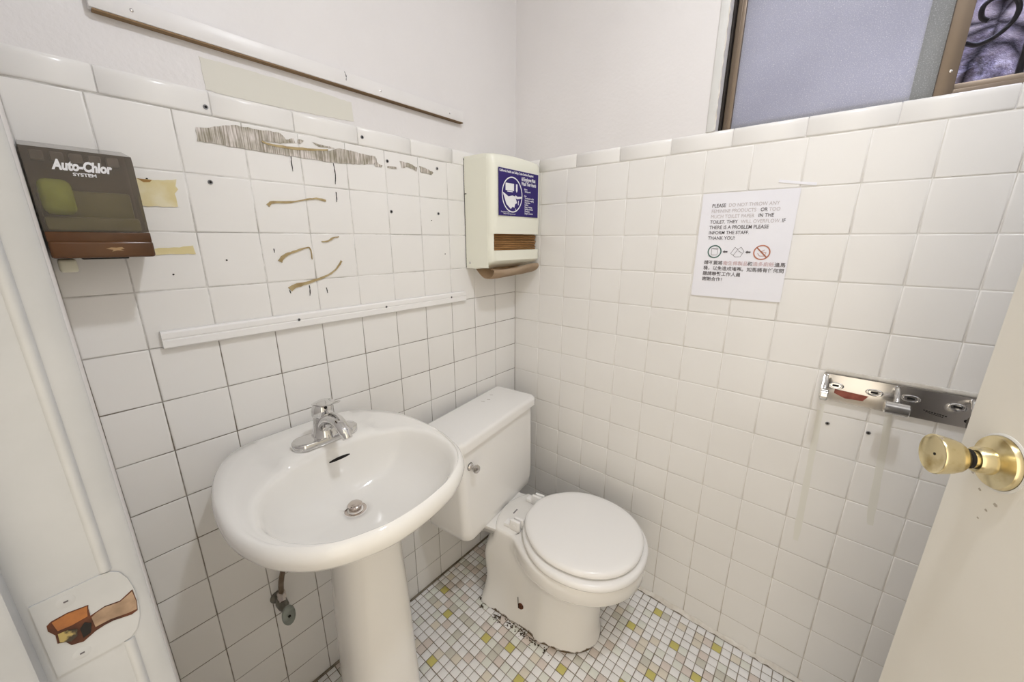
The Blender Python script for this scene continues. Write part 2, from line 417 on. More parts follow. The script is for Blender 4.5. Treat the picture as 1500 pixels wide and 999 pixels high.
# floor: grout bed with small square mosaic tiles
m_fg = noisy('floor_grout', (0.20, 0.165, 0.125), (0.36, 0.32, 0.27), 14, rough=0.9)
floor = tag(obj('floor', boxm((-0.12, RY-1.0, -0.08), (RX+0.12, 0.16, -0.0012)), m_fg, smooth=False), kind='structure')
def mos(n, c): return noisy(n, tuple(x*0.94 for x in c), c, 6, rough=0.3)
mosm = [mos('mosaic_white', (0.90, 0.89, 0.89)), mos('mosaic_pink', (0.74, 0.66, 0.61)), mos('mosaic_cream', (0.78, 0.72, 0.62)),
        mos('mosaic_grey', (0.64, 0.62, 0.55)), mos('mosaic_pale', (0.80, 0.81, 0.75)), mos('mosaic_olive', (0.62, 0.56, 0.18))]
MP = 0.0269
yel = [(.063, -.493), (.143, -.547), (.307, -.518), (.386, -.491), (.226, -.681), (.545, -.435), (.461, -.537), (.704, -.053), (.652, -.161), (.786, -.134), (.894, -.048), (.761, -.26), (.868, -.186), (.699, -.341), (.97, -.30), (1.05, -.12), (1.1, -.4), (.6, -.72), (.8, -.6), (.35, -.9), (.9, -.8), (1.2, -.9), (1.3, -.25)]
x00, y00 = 0.0206-MP, -0.0396+MP
ycell = {(int((x-x00)//MP), int((y00-y)//MP)) for x, y in yel}
bm = bmesh.new()
nx, ny = int((RX-x00)/MP)+1, int((y00-RY)/MP)+1
rnd = random.Random(12)
for i in range(nx):
    for j in range(ny):
        a, b = max(x00+i*MP, 0.001), min(x00+(i+1)*MP, RX-0.001); t, s = min(y00-j*MP, -0.002), max(y00-(j+1)*MP, RY)
        r = rnd.random()
        k = 5 if (i, j) in ycell else (0 if r < .60 else 1 if r < .72 else 2 if r < .80 else 3 if r < .86 else 4)
        if b-a < 0.006 or t-s < 0.006: continue
        if j == 0: k = 0 if r < .8 else 4
        g = 0.0011; jx, jy = rnd.uniform(-.0004, .0004), rnd.uniform(-.0004, .0004); zz = rnd.uniform(-.00015, .00015)
        R = [[bm.verts.new((x+jx, y+jy, z)) for x, y in ((a+q, s+q), (b-q, s+q), (b-q, t-q), (a+q, t-q))] for q, z in ((g, -0.0015), (g+.0003, -0.0004), (g+.0013, zz))]
        n0 = len(bm.faces); skin_rings(bm, R); bm.faces.new(R[-1])
        bm.faces.ensure_lookup_table()
        for f in bm.faces[n0:]: f.material_index = k
obj('mosaic_tiles', bm, mosm, floor, angle=80)
# ragged joint strips at the foot of the walls
bm = bmesh.new(); pr = []
for k in range(90):
    x = 0.02+k*(RX-0.03)/89; pr.append((x, 0.010+rnd.uniform(-0.003, 0.005), 0.010+rnd.uniform(-0.004, 0.004)))
R = [[bm.verts.new((x, -0.0005, h)), bm.verts.new((x, -w*0.5, h*0.6)), bm.verts.new((x, -w, 0.0002))] for x, w, h in pr]
for A, B in zip(R, R[1:]):
    for q in range(2): bm.faces.new((A[q], A[q+1], B[q+1], B[q]))
tag(obj('baseboard_rear', bm, m_caulk), kind='structure')
bm = bmesh.new()
add_box(bm, (0.0005, RY+0.001, 0.0), (0.007, -0.001, 0.005), 0.002)
tag(obj('baseboard_left', bm, m_darkcaulk), kind='structure')

# ------------------------------------------------------------------ window in the rear wall
win = bpy.data.objects.new('window_1', None); COL.objects.link(win); win.location = (WX0, 0.05, CAPT); win['kind'] = 'structure'; WM[win] = Matrix.Translation(Vector(win.location))
bm = bmesh.new(); add_box(bm, (WX0+0.0005, 0.035, CAPT-0.002), (WX0+0.006, 0.13, WZ1-0.001), 0.001)
obj('frame_gasket', bm, m_darkbronze, win)
bm = bmesh.new()
add_box(bm, (0.684, 0.045, CAPT-0.002), (0.703, 0.075, WZ1-0.001), 0.0015); add_box(bm, (0.6925, 0.043, CAPT-0.002), (0.695, 0.05, WZ1-0.001), 0.0005)
obj('frame_side', bm, m_bronze, win)
obj('frame_side', boxm((WX1-0.03, 0.045, CAPT-0.002), (WX1-0.001, 0.11, WZ1-0.001), 0.0015), m_bronze, win)
bm = bmesh.new(); add_box(bm, (0.683, 0.058, CAPT-0.002), (WX1-0.001, 0.11, CAPT+0.020), 0.0015)
obj('frame_sill', bm, m_bronze, win)
obj('frame_head', boxm((0.683, 0.045, WZ1-0.03), (WX1-0.001, 0.11, WZ1-0.001), 0.0015), m_bronze, win)
bm = bmesh.new(); add_box(bm, (1.074, 0.046, CAPT-0.002), (1.1015, 0.072, WZ1-0.03), 0.0015)
st = obj('sash_stile', bm, m_bronze, win)
obj('latch_screw', lathem([(0, .0022), (.0025, .0015), (.003, 0)], (1.091, 0.046, 1.60), (0, -1, 0), 12), m_chromeD, st)
obj('frosted_pane', boxm((0.703, 0.056, CAPT-0.002), (1.040, 0.060, WZ1-0.03)), m_frost, win, smooth=False)
obj('frosted_pane_overlap', boxm((1.040, 0.056, CAPT-0.002), (1.074, 0.060, WZ1-0.03)), m_frost2, win, smooth=False)
bm = bmesh.new(); add_box(bm, (1.1015, 0.074, CAPT+0.012), (WX1-0.03, 0.094, CAPT+0.034), 0.002)
obj('sash_rail', bm, m_bronze, win)
obj('clear_pane', boxm((1.1015, 0.083, CAPT+0.03), (WX1-0.03, 0.086, WZ1-0.03)), m_glass, win, smooth=False)
bm = bmesh.new()
add_box(bm, (WX0-0.020, -0.001, CAPT), (WX0-0.001, 0.0035, WZ1+0.02), 0.001)
tag(obj('trim_2', bm, m_trim), kind='structure')
bm = bmesh.new(); k0 = None
zz = CAPT+0.002; L = []
while zz < WZ1: L.append((zz, rnd.uniform(0.0, 0.003))); zz += 0.008
R = [[bm.verts.new((WX0-0.001, 0.0, z)), bm.verts.new((WX0+w, -0.0005, z)), bm.verts.new((WX0+w*0.6, 0.004, z))] for z, w in L]
for A, B in zip(R, R[1:]):
    for q in range(2): bm.faces.new((A[q], A[q+1], B[q+1], B[q]))
tag(obj('trim_3', bm, m_caulk, smooth=False), kind='structure')
# what is seen through the clear pane
bm = bmesh.new(); n = 26
G = [[bm.verts.new((0.2+i*0.11, 0.62+0.05*math.sin(i*1.7+j*0.9)+rnd.uniform(-.03, .03), 0.9+j*0.085)) for i in range(n)] for j in range(n)]
for j in range(n-1):
    for i in range(n-1): bm.faces.new((G[j][i], G[j][i+1], G[j+1][i+1], G[j+1][i]))
bmesh.ops.solidify(bm, geom=bm.faces[:], thickness=0.1)
tag(obj('stone_wall', bm, m_stone, angle=80), 'rough grey and lavender stone wall outside beyond the window', 'wall')
gr = thing('window_grille', 'black wrought iron scroll grille outside the clear window pane', 'grille', (1.15, 0.16, 1.55))
gy = 0.16
sc1 = [(1.137, 1.713), (1.126, 1.722), (1.124, 1.741), (1.135, 1.752), (1.150, 1.752), (1.167, 1.742), (1.175, 1.722), (1.170, 1.700), (1.152, 1.680), (1.130, 1.672), (1.112, 1.680)]
obj('scroll', tubem([(x, gy, z) for x, z in sc1], 0.0045, 10, sub=5, up=Vector((0, 1, 0))), m_iron, gr)
sc2 = [(1.11, 1.60), (1.125, 1.615), (1.11, 1.68), (1.095, 1.75), (1.11, 1.85)]
obj('scroll', tubem([(x, gy, z) for x, z in [(1.262+0.0, 1.713), (1.275, 1.722), (1.277, 1.741), (1.265, 1.752), (1.25, 1.752), (1.233, 1.742), (1.225, 1.722), (1.23, 1.70), (1.248, 1.68)]], 0.0045, 10, sub=5, up=Vector((0, 1, 0))), m_iron, gr)
for x in (0.80, 0.95, 1.20, 1.36):
    obj('bar', boxm((x-.005, gy-.005, 1.45), (x+.005, gy+.005, 2.15), 0.001), m_iron, gr)
for z in (1.47, 2.12):
    obj('crossbar', boxm((0.60, gy-.012, z), (1.46, gy-.004, z+0.012), 0.001), m_iron, gr)

# ------------------------------------------------------------------ door jamb on the left edge of the picture, door on the right
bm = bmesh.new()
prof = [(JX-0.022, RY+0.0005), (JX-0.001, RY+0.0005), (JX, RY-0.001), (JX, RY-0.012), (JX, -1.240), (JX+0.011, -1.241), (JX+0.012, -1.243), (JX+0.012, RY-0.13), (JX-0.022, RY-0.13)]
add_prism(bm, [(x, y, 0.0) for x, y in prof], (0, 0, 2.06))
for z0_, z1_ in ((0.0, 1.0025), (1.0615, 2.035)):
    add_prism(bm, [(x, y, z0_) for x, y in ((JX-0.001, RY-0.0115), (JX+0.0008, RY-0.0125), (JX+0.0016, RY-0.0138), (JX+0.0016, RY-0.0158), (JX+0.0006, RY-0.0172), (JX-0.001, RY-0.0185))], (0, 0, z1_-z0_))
jamb = tag(obj('trim_1', bm, m_jamb_dimmed, angle=50), kind='structure')
prof = [(HX+0.022, RY+0.0005), (HX+0.002, RY+0.0005), (HX+0.002, -1.240), (HX-0.010, -1.241), (HX-0.010, RY-0.13), (HX+0.022, RY-0.13)]
bm = prism([(x, y, 0.0) for x, y in prof], (0, 0, 2.06))
tag(obj('trim_4', bm, m_trim, angle=50), kind='structure')
tag(obj('trim_5', boxm((JX-0.02, RY-0.13, 2.035), (HX+0.02, RY+0.0005, 2.06)), m_trim), kind='structure')
# strike plate with a splintered latch mortise
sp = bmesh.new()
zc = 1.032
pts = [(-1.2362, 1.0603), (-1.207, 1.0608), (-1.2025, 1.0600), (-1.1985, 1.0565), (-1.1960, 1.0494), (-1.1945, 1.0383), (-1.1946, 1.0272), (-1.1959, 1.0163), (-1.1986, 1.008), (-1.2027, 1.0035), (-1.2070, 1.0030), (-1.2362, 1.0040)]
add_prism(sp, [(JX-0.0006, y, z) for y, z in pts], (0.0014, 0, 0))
strike = obj('strike_plate', bevel_all(sp, 0.0005, 2), m_jamb_dimmed, jamb)
hole = [(-1.2328, 1.043), (-1.2307, 1.0446), (-1.2239, 1.0453), (-1.2152, 1.0437), (-1.2157, 1.0413), (-1.2159, 1.0353), (-1.2134, 1.036), (-1.2091, 1.0371), (-1.2023, 1.0355), (-1.1954, 1.0394), (-1.1951, 1.029), (-1.196, 1.0218), (-1.1992, 1.0208), (-1.2075, 1.0234), (-1.2117, 1.0235), (-1.216, 1.0226), (-1.2219, 1.0196), (-1.2268, 1.0215), (-1.2284, 1.0257), (-1.2315, 1.0276), (-1.2311, 1.034), (-1.2331, 1.0391)]
obj('latch_hole', prism([(JX+0.0008, y, z) for y, z in hole], (0.0003, 0, 0)), m_rust, strike, smooth=False)
m_wood2 = noisy('bare_orange_wood', (0.40, 0.15, 0.035), (0.22, 0.08, 0.025), 60, rough=0.6)
m_wood3 = noisy('bare_brown_wood', (0.36, 0.25, 0.17), (0.22, 0.15, 0.10), 90, rough=0.7)
m_gold = noisy('rusty_metal_box', (0.34, 0.26, 0.09), (0.03, 0.02, 0.01), 160, 0.45, 0.55, rough=0.4)
obj('bare_wood', prism([(JX+0.0011, y, z) for y, z in [(-1.2306, 1.0438), (-1.224, 1.0448), (-1.2159, 1.0434), (-1.217, 1.0363), (-1.2239, 1.0355), (-1.2297, 1.0363)]], (0.0003, 0, 0)), m_wood2, strike, smooth=False)
obj('bare_wood', prism([(JX+0.0011, y, z) for y, z in [(-1.2157, 1.034), (-1.2135, 1.0355), (-1.2092, 1.0366), (-1.2024, 1.0349), (-1.1958, 1.0382), (-1.1954, 1.0293), (-1.1962, 1.0232), (-1.2003, 1.0236), (-1.2085, 1.0258), (-1.2155, 1.0258)]], (0.0003, 0, 0)), m_wood3, strike, smooth=False)
obj('latch_box', prism([(JX+0.0011, y, z) for y, z in [(-1.2301, 1.034), (-1.2305, 1.0279), (-1.2264, 1.0245), (-1.2235, 1.0262), (-1.2225, 1.0310), (-1.2260, 1.0335)]], (0.0003, 0, 0)), m_gold, strike, smooth=False)
obj('latch_box', prism([(JX+0.0011, y, z) for y, z in [(-1.2215, 1.0225), (-1.2180, 1.0235), (-1.2165, 1.0300), (-1.2190, 1.0330), (-1.2215, 1.0300)]], (0.0003, 0, 0)), m_black, strike, smooth=False)
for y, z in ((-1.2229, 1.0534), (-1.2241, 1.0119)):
    s_ = obj('screw', lathem([(0, .0002), (.0030, .0002), (.0042, 0)], (JX+0.0008, y, z), (1, 0, 0), 16), m_jamb_dimmed, strike)
    obj('screw_slot', boxm((JX+0.0009, y-.0010, z-.0005), (JX+0.0012, y+.0010, z+.0005)), m_ink, s_, smooth=False)

DW, DT = 0.762, 0.035
dirv = Vector((-0.2505, 0.660, 0)).normalized(); dn = Vector((-dirv.y, dirv.x, 0))    # dn faces the room / camera
hinge = Vector((HX, -1.200, 0))
free = hinge+dirv*DW
door = bpy.data.objects.new('door_1', None); COL.objects.link(door); door.location = hinge; door['kind'] = 'structure'; WM[door] = Matrix.Translation(hinge)
A = [hinge+dirv*0.004, free, free-dn*DT, hinge+dirv*0.004-dn*DT]
bm = prism([p+Vector((0, 0, 0.012)) for p in A], (0, 0, 2.015)); bevel_all(bm, 0.002, 2)
obj('door_leaf', bm, m_door, door)
KZ = 1.030; kc = Vector((1.1605, -0.5404, KZ))
kc -= dn*((kc-hinge).dot(dn))
kc.z = KZ
ro = obj('knob_rosette', lathem([(0, .0), (.0335, .0), (.0335, .0008), (.031, .0015)], kc, dn, 48), m_trim, door)
obj('knob_rosette', lathem([(0.0305, .001), (.0308, .0035), (.029, .0065), (.022, .0085), (.0155, .0105), (.0150, .021), (.0135, .0235), (.0095, .024), (0, .024)], kc, dn, 48), m_brass, door)
ro['label'] = 'white paint ring left around the brass rosette'
kn = obj('knob', lathem([(0, .0225), (.0098, .0225), (.0098, .031), (.0135, .0325), (.0175, .037), (.0200, .043), (.0218, .050), (.0230, .0565), (.0233, .0585), (.0226, .0598), (.0212, .0588), (.0160, .0578), (.004, .0575), (0, .0575)], kc, dn, 48), m_brass, door)
obj('lock_pin_hole', lathem([(0, .0003), (.0016, .0003), (.0016, 0)], kc+dn*0.0576, dn, 12), m_black, kn)
obj('gap_ring', lathem([(.0100, .026), (.0112, .0265), (.0112, .0295), (.0100, .030)], kc, dn, 32), m_black, kn)
def slab(bmx, c, w, h, th):   # small dark chips around the rosette, lying on the door face
    u = dirv
    add_prism(bmx, [c+u*a+Vector((0, 0, b)) for a, b in ((-w, -h*.4), (-w*.2, -h), (w, -h*.3), (w*.5, h), (-w*.7, h*.6))], dn*th)
m_dirty = mat('hand_grime', (0.46, 0.42, 0.36), 0.6)
bm = bmesh.new()
for da, dz, w in ((-.012, -.047, .003), (.012, -.043, .0022), (-.004, -.060, .002), (.028, -.030, .002), (.002, -.075, .0015)):
    slab(bm, kc+dirv*da+Vector((0, 0, dz)), w, w*.7, .0003)
obj('paint_chips', bm, m_dirty, door, smooth=False)
for z in (0.25, 1.05, 1.80):
    obj('hinge', lathem([(0, 0), (.006, 0), (.006, .09), (0, .09)], hinge+Vector((0.001, 0.004, z))+dn*0.006, (0, 0, 1), 16), m_brass, door)

# ------------------------------------------------------------------ marks and fixings on the left wall (u along the wall, z up)
MK = {
  'band': [(0.9612, 1.4795), (0.9464, 1.48), (0.9234, 1.4882), (0.8936, 1.4967), (0.8854, 1.4958), (0.851, 1.4962), (0.8115, 1.4972), (0.8019, 1.4867), (0.7844, 1.4912), (0.7826, 1.4832), (0.8145, 1.4763), (0.8516, 1.4752), (0.8524, 1.4698), (0.8355, 1.47), (0.7871, 1.4712), (0.7496, 1.4745), (0.7097, 1.4779), (0.6924, 1.4837), (0.68, 1.4888), (0.6698, 1.4874), (0.5869, 1.4843), (0.587, 1.4644), (0.679, 1.4535), (0.8039, 1.4532), (0.8945, 1.4536), (0.9621, 1.4557)],
  'bits1': [(0.5848, 1.4863), (0.5804, 1.4704), (0.5648, 1.4641), (0.5695, 1.4584), (0.5893, 1.4608)],
  'bits2': [(0.5502, 1.466), (0.5202, 1.4665), (0.5207, 1.4612), (0.5506, 1.4608)],
  'bits3': [(0.5099, 1.4837), (0.4988, 1.4835), (0.4763, 1.4813), (0.4532, 1.4753), (0.4542, 1.4624), (0.468, 1.468), (0.4817, 1.4716), (0.5047, 1.4668)],
  'bits4': [(0.4433, 1.4803), (0.4239, 1.4773), (0.3915, 1.4682), (0.3997, 1.4615), (0.4396, 1.4642)],
  'bits0': [(0.7757, 1.4914), (0.7625, 1.4909), (0.7709, 1.4838), (0.7782, 1.4839)],
  'bits00': [(0.743, 1.49), (0.692, 1.4868), (0.7251, 1.4828)],
  'g1': [(0.858, 1.3445), (0.846, 1.3524), (0.8105, 1.3549), (0.7719, 1.3637), (0.7512, 1.3668), (0.7288, 1.3638)],
  'g2': [(0.8508, 1.2233), (0.8404, 1.2353), (0.8186, 1.244), (0.7898, 1.2529), (0.7806, 1.2512), (0.7792, 1.2253)],
  'g3': [(0.7509, 1.2671), (0.7357, 1.2687), (0.7192, 1.277), (0.7067, 1.2787)],
  'g4': [(0.8381, 1.1577), (0.8265, 1.1648), (0.7976, 1.1705), (0.746, 1.1851), (0.7214, 1.2008), (0.7067, 1.2191)],
  'g5': [(0.8505, 1.4741), (0.838, 1.4709), (0.8015, 1.4703), (0.7574, 1.4732), (0.7095, 1.4795)],
  'tape': [(1.065, 1.3771), (1.039, 1.3765), (1.0065, 1.3813), (1.0105, 1.3701), (1.0065, 1.3644), (1.0141, 1.3553), (1.0123, 1.3481), (1.0121, 1.3322), (1.0676, 1.33)],
  'tape2': [(1.0756, 1.2522), (1.0614, 1.2532), (1.0541, 1.2568), (1.0242, 1.2576), (1.0019, 1.26), (1.0003, 1.2441), (1.0385, 1.2451), (1.0756, 1.2424)],
  'rusty': [(1.0614, 1.3775), (1.0418, 1.3762), (1.0453, 1.3724), (1.0536, 1.3715)],
  'rusty2': [(1.0674, 1.3404), (1.0613, 1.3397), (1.0633, 1.3337), (1.0678, 1.3334)],
  'beige': [(0.9337, 1.6047), (0.9326, 1.5499), (0.8911, 1.5486), (0.8174, 1.5489), (0.7318, 1.552), (0.6337, 1.5569), (0.6361, 1.5986), (0.71, 1.6019), (0.8092, 1.6047)],
  'anch': [(0.939, 1.5182), (0.9542, 1.382), (0.6172, 1.5244), (0.549, 1.4781), (0.3776, 1.4814), (0.5484, 1.348), (0.3804, 1.3508)],
  'holes': [(0.9516, 1.2302), (1.0414, 1.2064), (1.0479, 1.3779), (0.4085, 1.3294), (0.3598, 1.2272)],
  'd1': [(0.7954, 1.4531), (0.7961, 1.4374), (0.7954, 1.4218)],
  'd2': [(0.6996, 1.4522), (0.6975, 1.4278), (0.7004, 1.404)],
  'd3': [(0.7008, 1.3866), (0.7008, 1.3723), (0.7019, 1.3626)],
  'd4': [(0.8593, 1.2524), (0.8592, 1.2434)],
  'd5': [(0.7533, 1.1547), (0.7515, 1.1407)],
  'd6': [(0.7937, 1.1635), (0.7937, 1.1518), (0.7954, 1.1385)],
  'd7': [(0.8398, 1.1563), (0.8379, 1.148)],
}
D0 = 0.0009
decal('bare_paint_patch', LW, MK['beige'], m_beige, wall_left, d0=-0.0026, th=0.0008, jag=0.0008)
for k in ('band', 'bits0', 'bits00', 'bits1', 'bits2', 'bits3', 'bits4'):
    decal('adhesive_strip', LW, MK[k], m_streak, wall_left, d0=D0, jag=0.0012)
for k, w in (('g1', (.007, .004, .003, .005)), ('g2', (.009, .005, .003, .0015)), ('g3', (.002, .004, .002)), ('g4', (.012, .009, .005, .003, .005)), ('g5', (.003, .004, .006, .003))):
    ribbon('glue_streak', LW, MK[k], w, m_glue, wall_left, th=0.0022)
decal('tape_remnant', LW, MK['tape'], m_tape, wall_left, d0=D0, jag=0.0008)
decal('tape_remnant', LW, MK['tape2'], m_tape, wall_left, d0=D0, jag=0.0008)
decal('rust_spot', LW, MK['rusty'], m_rusttape, wall_left, d0=D0+0.0006, th=0.0003)
decal('rust_spot', LW, MK['rusty2'], m_rusttape, wall_left, d0=D0+0.0006, th=0.0003)
for k in ('d1', 'd2', 'd3', 'd4', 'd5', 'd6', 'd7'):
    ribbon('black_scratch', LW, MK[k], (.0012, .0018, .0006), m_black, wall_left, th=0.0013, jag=0.0004)
def anchor(W, u, z, par, r=0.0042):
    n = W(0, 0, 1)-W(0, 0, 0); d = 0.0010 if z > Z0 else 0.0005
    o = obj('screw_anchor', lathem([(r, 0), (r, .0010), (r*.85, .0016), (r*.55, .0014), (0, .0014)], W(u, z, d), n, 20), m_steel, par)
    obj('anchor_hole', lathem([(0, .00175), (r*.55, .00175), (r*.55, .001)], W(u, z, d), n, 16), m_black, par)
for u, z in MK['anch']: anchor(LW, u, z, wall_left)
for u, z in MK['holes']:
    obj('nail_hole', lathem([(0, .0011), (.0016, .0011), (.0016, 0)], LW(u, z, 0), (1, 0, 0), 10), m_black, wall_left)
for u, z in ((1.032, .8233), (1.109, .8237)): anchor(RW, u, z, wall_rear, 0.0045)
m_drip = mat('faint_drip', (0.775, 0.765, 0.71), 0.3)
ribbon('drip_stain', RW, [(1.012, 0.872), (1.016, 0.74), (1.022, 0.53), (1.024, 0.46)], (.012, .013, .015, .012), m_drip, wall_rear, th=0.0004, jag=0.0008)
ribbon('drip_stain', RW, [(1.134, 0.880), (1.142, 0.78), (1.150, 0.64), (1.156, 0.585)], (.012, .014, .016, .010), m_drip, wall_rear, th=0.0004, jag=0.0008)
m_grime = noisy('black_grime', (0.03, 0.022, 0.015), (0.12, 0.09, 0.06), 90, rough=0.95)
def grime(pts, seed, name='grime_patch'):
    r = random.Random(seed); bm = bmesh.new()
    for (x, y, s, n) in pts:
        for _ in range(n):
            cx, cy = x+r.gauss(0, s*.6), y+r.gauss(0, s*.35); q = r.uniform(.0012, .0042)
            vs = [bm.verts.new((cx+q*r.uniform(.5, 1)*math.cos(a*PI/3), cy+q*r.uniform(.5, 1)*math.sin(a*PI/3), 0.0004)) for a in range(6)]
            top = bm.verts.new((cx, cy, 0.0004+q*0.4))
            for a in range(6): bm.faces.new((vs[a], vs[(a+1) % 6], top))
            bm.faces.new(vs)
    return obj(name, bm, m_grime, floor, smooth=False)
grime([(.285, -.436, .016, 46), (.34, -.425, .014, 14), (.39, -.423, .02, 34), (.43, -.420, .02, 24), (.22, -.440, .012, 8), (.185, -.42, .010, 10), (.31, -.428, .03, 14), (.36, -.424, .03, 18), (.47, -.416, .02, 10)], 3)

# upper and lower mounting rails left from a removed mirror
rl = thing('mirror_rail', 'white painted wooden board high on the left wall, raw brown underside, above the tiles', 'board', (0, -0.67, 1.625))
bm = bmesh.new(); add_box(bm, (-0.0025, -1.0715, 1.6265), (0.013, -0.2735, 1.657), 0.0015)
obj('board', bm, m_rail, rl)
obj('raw_underside', boxm((-0.0025, -1.068, 1.6240), (0.0120, -0.2745, 1.6263)), m_rawwood, rl)
for u, z in ((0.56, 1.640), (1.02, 1.640), (0.33, 1.640)):
    obj('nail_head', lathem([(0, .0008), (.002, .0006), (.0028, 0)], (0.013, -u, z), (1, 0, 0), 12), m_chromeD, rl)
ribbon('crack', Wall('left'), [(0.654, 1.657), (0.651, 1.647), (0.652, 1.638)], (.0008, .0012, .0006), m_black, rl)
for c in rl.children:
    if c.name.startswith('crack'): c.location.x += 0.013
rb = thing('mirror_channel', 'long white grooved channel strip across the tiles above the sink', 'rail', (0, -0.68, 1.07))
prof = [(0.0006, 1.066), (0.010, 1.066), (0.0125, 1.0685), (0.0125, 1.0815), (0.0105, 1.083), (0.0105, 1.0845), (0.012, 1.086), (0.012, 1.096), (0.009, 1.0995), (0.0006, 1.1005)]
obj('channel', grow([(x, z) for x, z in prof], -1.0815, -0.283, 0.0004, 1), m_plastic, rb, angle=30)
for u in (0.8325, 0.5955, 0.35):
    s_ = obj('screw', lathem([(0, .0006), (.003, .0004), (.0034, 0)], (0.0122, -u, 1.0855), (1, 0, 0), 14), m_steel, rb)
    obj('screw_recess', lathem([(0, .0010), (.0012, .0010), (.0012, 0)], (0.0122, -u, 1.0855), (1, 0, 0), 10), m_black, s_)

# ------------------------------------------------------------------ paper towel dispenser in the corner
ya, yb = -0.268, -0.008; zb, zt = 1.176, 1.532
td = thing('paper_towel_dispenser', 'cream metal paper towel dispenser hanging in the corner beside the violet hand-washing sticker', 'towel dispenser', (0, (ya+yb)/2, zb))
bm = bmesh.new(); N = 14
def cover_ring(z, dep, r, arch=0.0):
    """closed outline: back corners square, front corners rounded"""
    q = [(0.002, ya), (dep-r, ya)]
    q += [(dep-r+r*math.sin(a*PI/12), ya+r-r*math.cos(a*PI/12)) for a in range(1, 7)]
    q += [(dep+0.003*math.sin(PI*t/8), ya+r+(yb-ya-2*r)*t/8) for t in range(1, 8)]
    q += [(dep-r+r*math.cos(a*PI/12), yb-r+r*math.sin(a*PI/12)) for a in range(0, 7)]
    q += [(0.002, yb)]
    return [(x, y, z+arch*(1-((y-(ya+yb)/2)/((yb-ya)/2))**2)) for x, y in q]
def shell(levels):
    R = [[bm.verts.new(p) for p in cover_ring(*L)] for L in levels]; skin_rings(bm, R, cap=True)
shell([(1.291, .128, .024), (1.35, .129, .024), (1.50, .129, .024), (1.516, .126, .024, .004), (1.526, .119, .024, .006), (1.530, .105, .024, .007)])
shell([(1.177, .060, .012), (1.181, .070, .012), (1.200, .122, .022), (1.206, .128, .024), (1.238, .128, .024)])
cv = obj('cover', bm, m_cabinet, td, angle=35)
bm = bmesh.new()
add_box(bm, (0.002, ya-.0006, 1.181), (0.104, ya+0.004, 1.520), 0.0004, 1); add_box(bm, (0.002, yb-0.004, 1.236), (0.100, yb, 1.293)); add_box(bm, (0.002, ya, 1.236), (0.008, yb, 1.293))
bm2 = bm
R = [[bm.verts.new(p) for p in [(0.100, ya, z), (0.110, ya+0.0015, z), (0.119, ya+0.008, z), (0.121, ya+0.012, z), (0.117, ya+0.012, z), (0.100, ya+0.004, z)]] for z in (1.236, 1.293)]
skin_rings(bm, R, cap=True)
obj('cabinet_body', bm, m_cabinet, td, angle=35)
bm = bmesh.new()
for k in range(9): add_box(bm, (0.012, ya+0.006, 1.238+k*0.0061), (0.108+0.002*math.sin(k*2.1), yb-0.006, 1.2432+k*0.0061), 0.0012, 1)
obj('towel_stack', bm, m_towel_in, td)
obj('lock', lathem([(0, .0008), (.0045, .0008), (.005, 0)], (0.02, ya, 1.196), (0, -1, 0), 18), m_chromeD, td)
obj('side_seam', boxm((0.0008, ya-0.0006, zb+0.004), (0.0035, ya+0.002, 1.526)), m_black, td, smooth=False)
obj('side_pin', boxm((0.004, ya-0.002, 1.417), (0.012, ya, 1.419)), m_black, td, smooth=False)
bm = bmesh.new()    # the paper towel drooping out of the slot
n = 20; rows_ = []
path = [(0.036, 1.1755), (0.045, 1.168), (0.058, 1.158), (0.078, 1.148), (0.100, 1.147), (0.119, 1.155), (0.128, 1.168), (0.122, 1.178), (0.108, 1.176)]
P = catmull([(x, 0, z) for x, z in path], 3)
for k in range(n+1):
    t = k/n; y = -0.258+0.236*t; dz = 0.010*t-0.012*(1-t)*math.sin(PI*min(1, t*1.6)); sx = 0.88+0.16*t
    rows_.append([bm.verts.new((0.035+(p.x-0.035)*sx, y+0.06*(p.x-0.035)*(1-t), p.z+dz*(p.x-0.035)/0.09+0.002*math.sin(9*t+p.x*50))) for p in P])
for a, b in zip(rows_, rows_[1:]):
    for i in range(len(P)-1): bm.faces.new((a[i], a[i+1], b[i+1], b[i]))
bmesh.ops.solidify(bm, geom=bm.faces[:], thickness=0.0012)
tag(obj('paper_towel', bm, m_towel, angle=80), 'brown kraft paper towel drooping curled from the dispenser slot', 'paper towel')
# violet sticker on its front
SX = 0.1335
sk = thing('hand_washing_sticker', 'violet employee hand-washing notice sticker on the cream towel dispenser', 'sticker', (SX, -0.15, 1.35))
sy0, sy1, sz0, sz1 = -0.2445, -0.0375, 1.348, 1.490
obj('backing', boxm((SX-0.0015, sy0, sz0), (SX, sy1, sz1)), m_blue, sk, smooth=False)
ex, eu = (0, 1, 0), (0, 0, 1)
text('heading', 'California Health and Safety Code Section Requires', 0.0105, (SX, sy0+.003, sz1-.011), ex, eu, m_white, sk, bold=.0002, sx=0.80)
text('title', 'All Employees Must', 0.0160, (SX, sy0+.113, sz1-.0275), ex, eu, m_white, sk, bold=.0004, sx=0.60)
text('title', 'Wash Their Hands', 0.0160, (SX, sy0+.113, sz1-.0420), ex, eu, m_white, sk, bold=.0004, sx=0.66)
for k, (s, n_) in enumerate((('Before:', 0), ('  Starting work', 1), ('After:', 3), ('  Touching hair or face', 4), ('  Sneezing or coughing', 5), ('  Using tissues', 6), ('  Smoking', 7), ('  Eating or drinking', 8), ('  Handling raw foods', 9), ('  Cleaning up', 10), ('  Using the restroom', 11))):
    text('line', s, 0.0078, (SX, sy0+.128, sz1-.056-n_*.0070), ex, eu, m_white, sk, bold=.0001, sx=0.75)
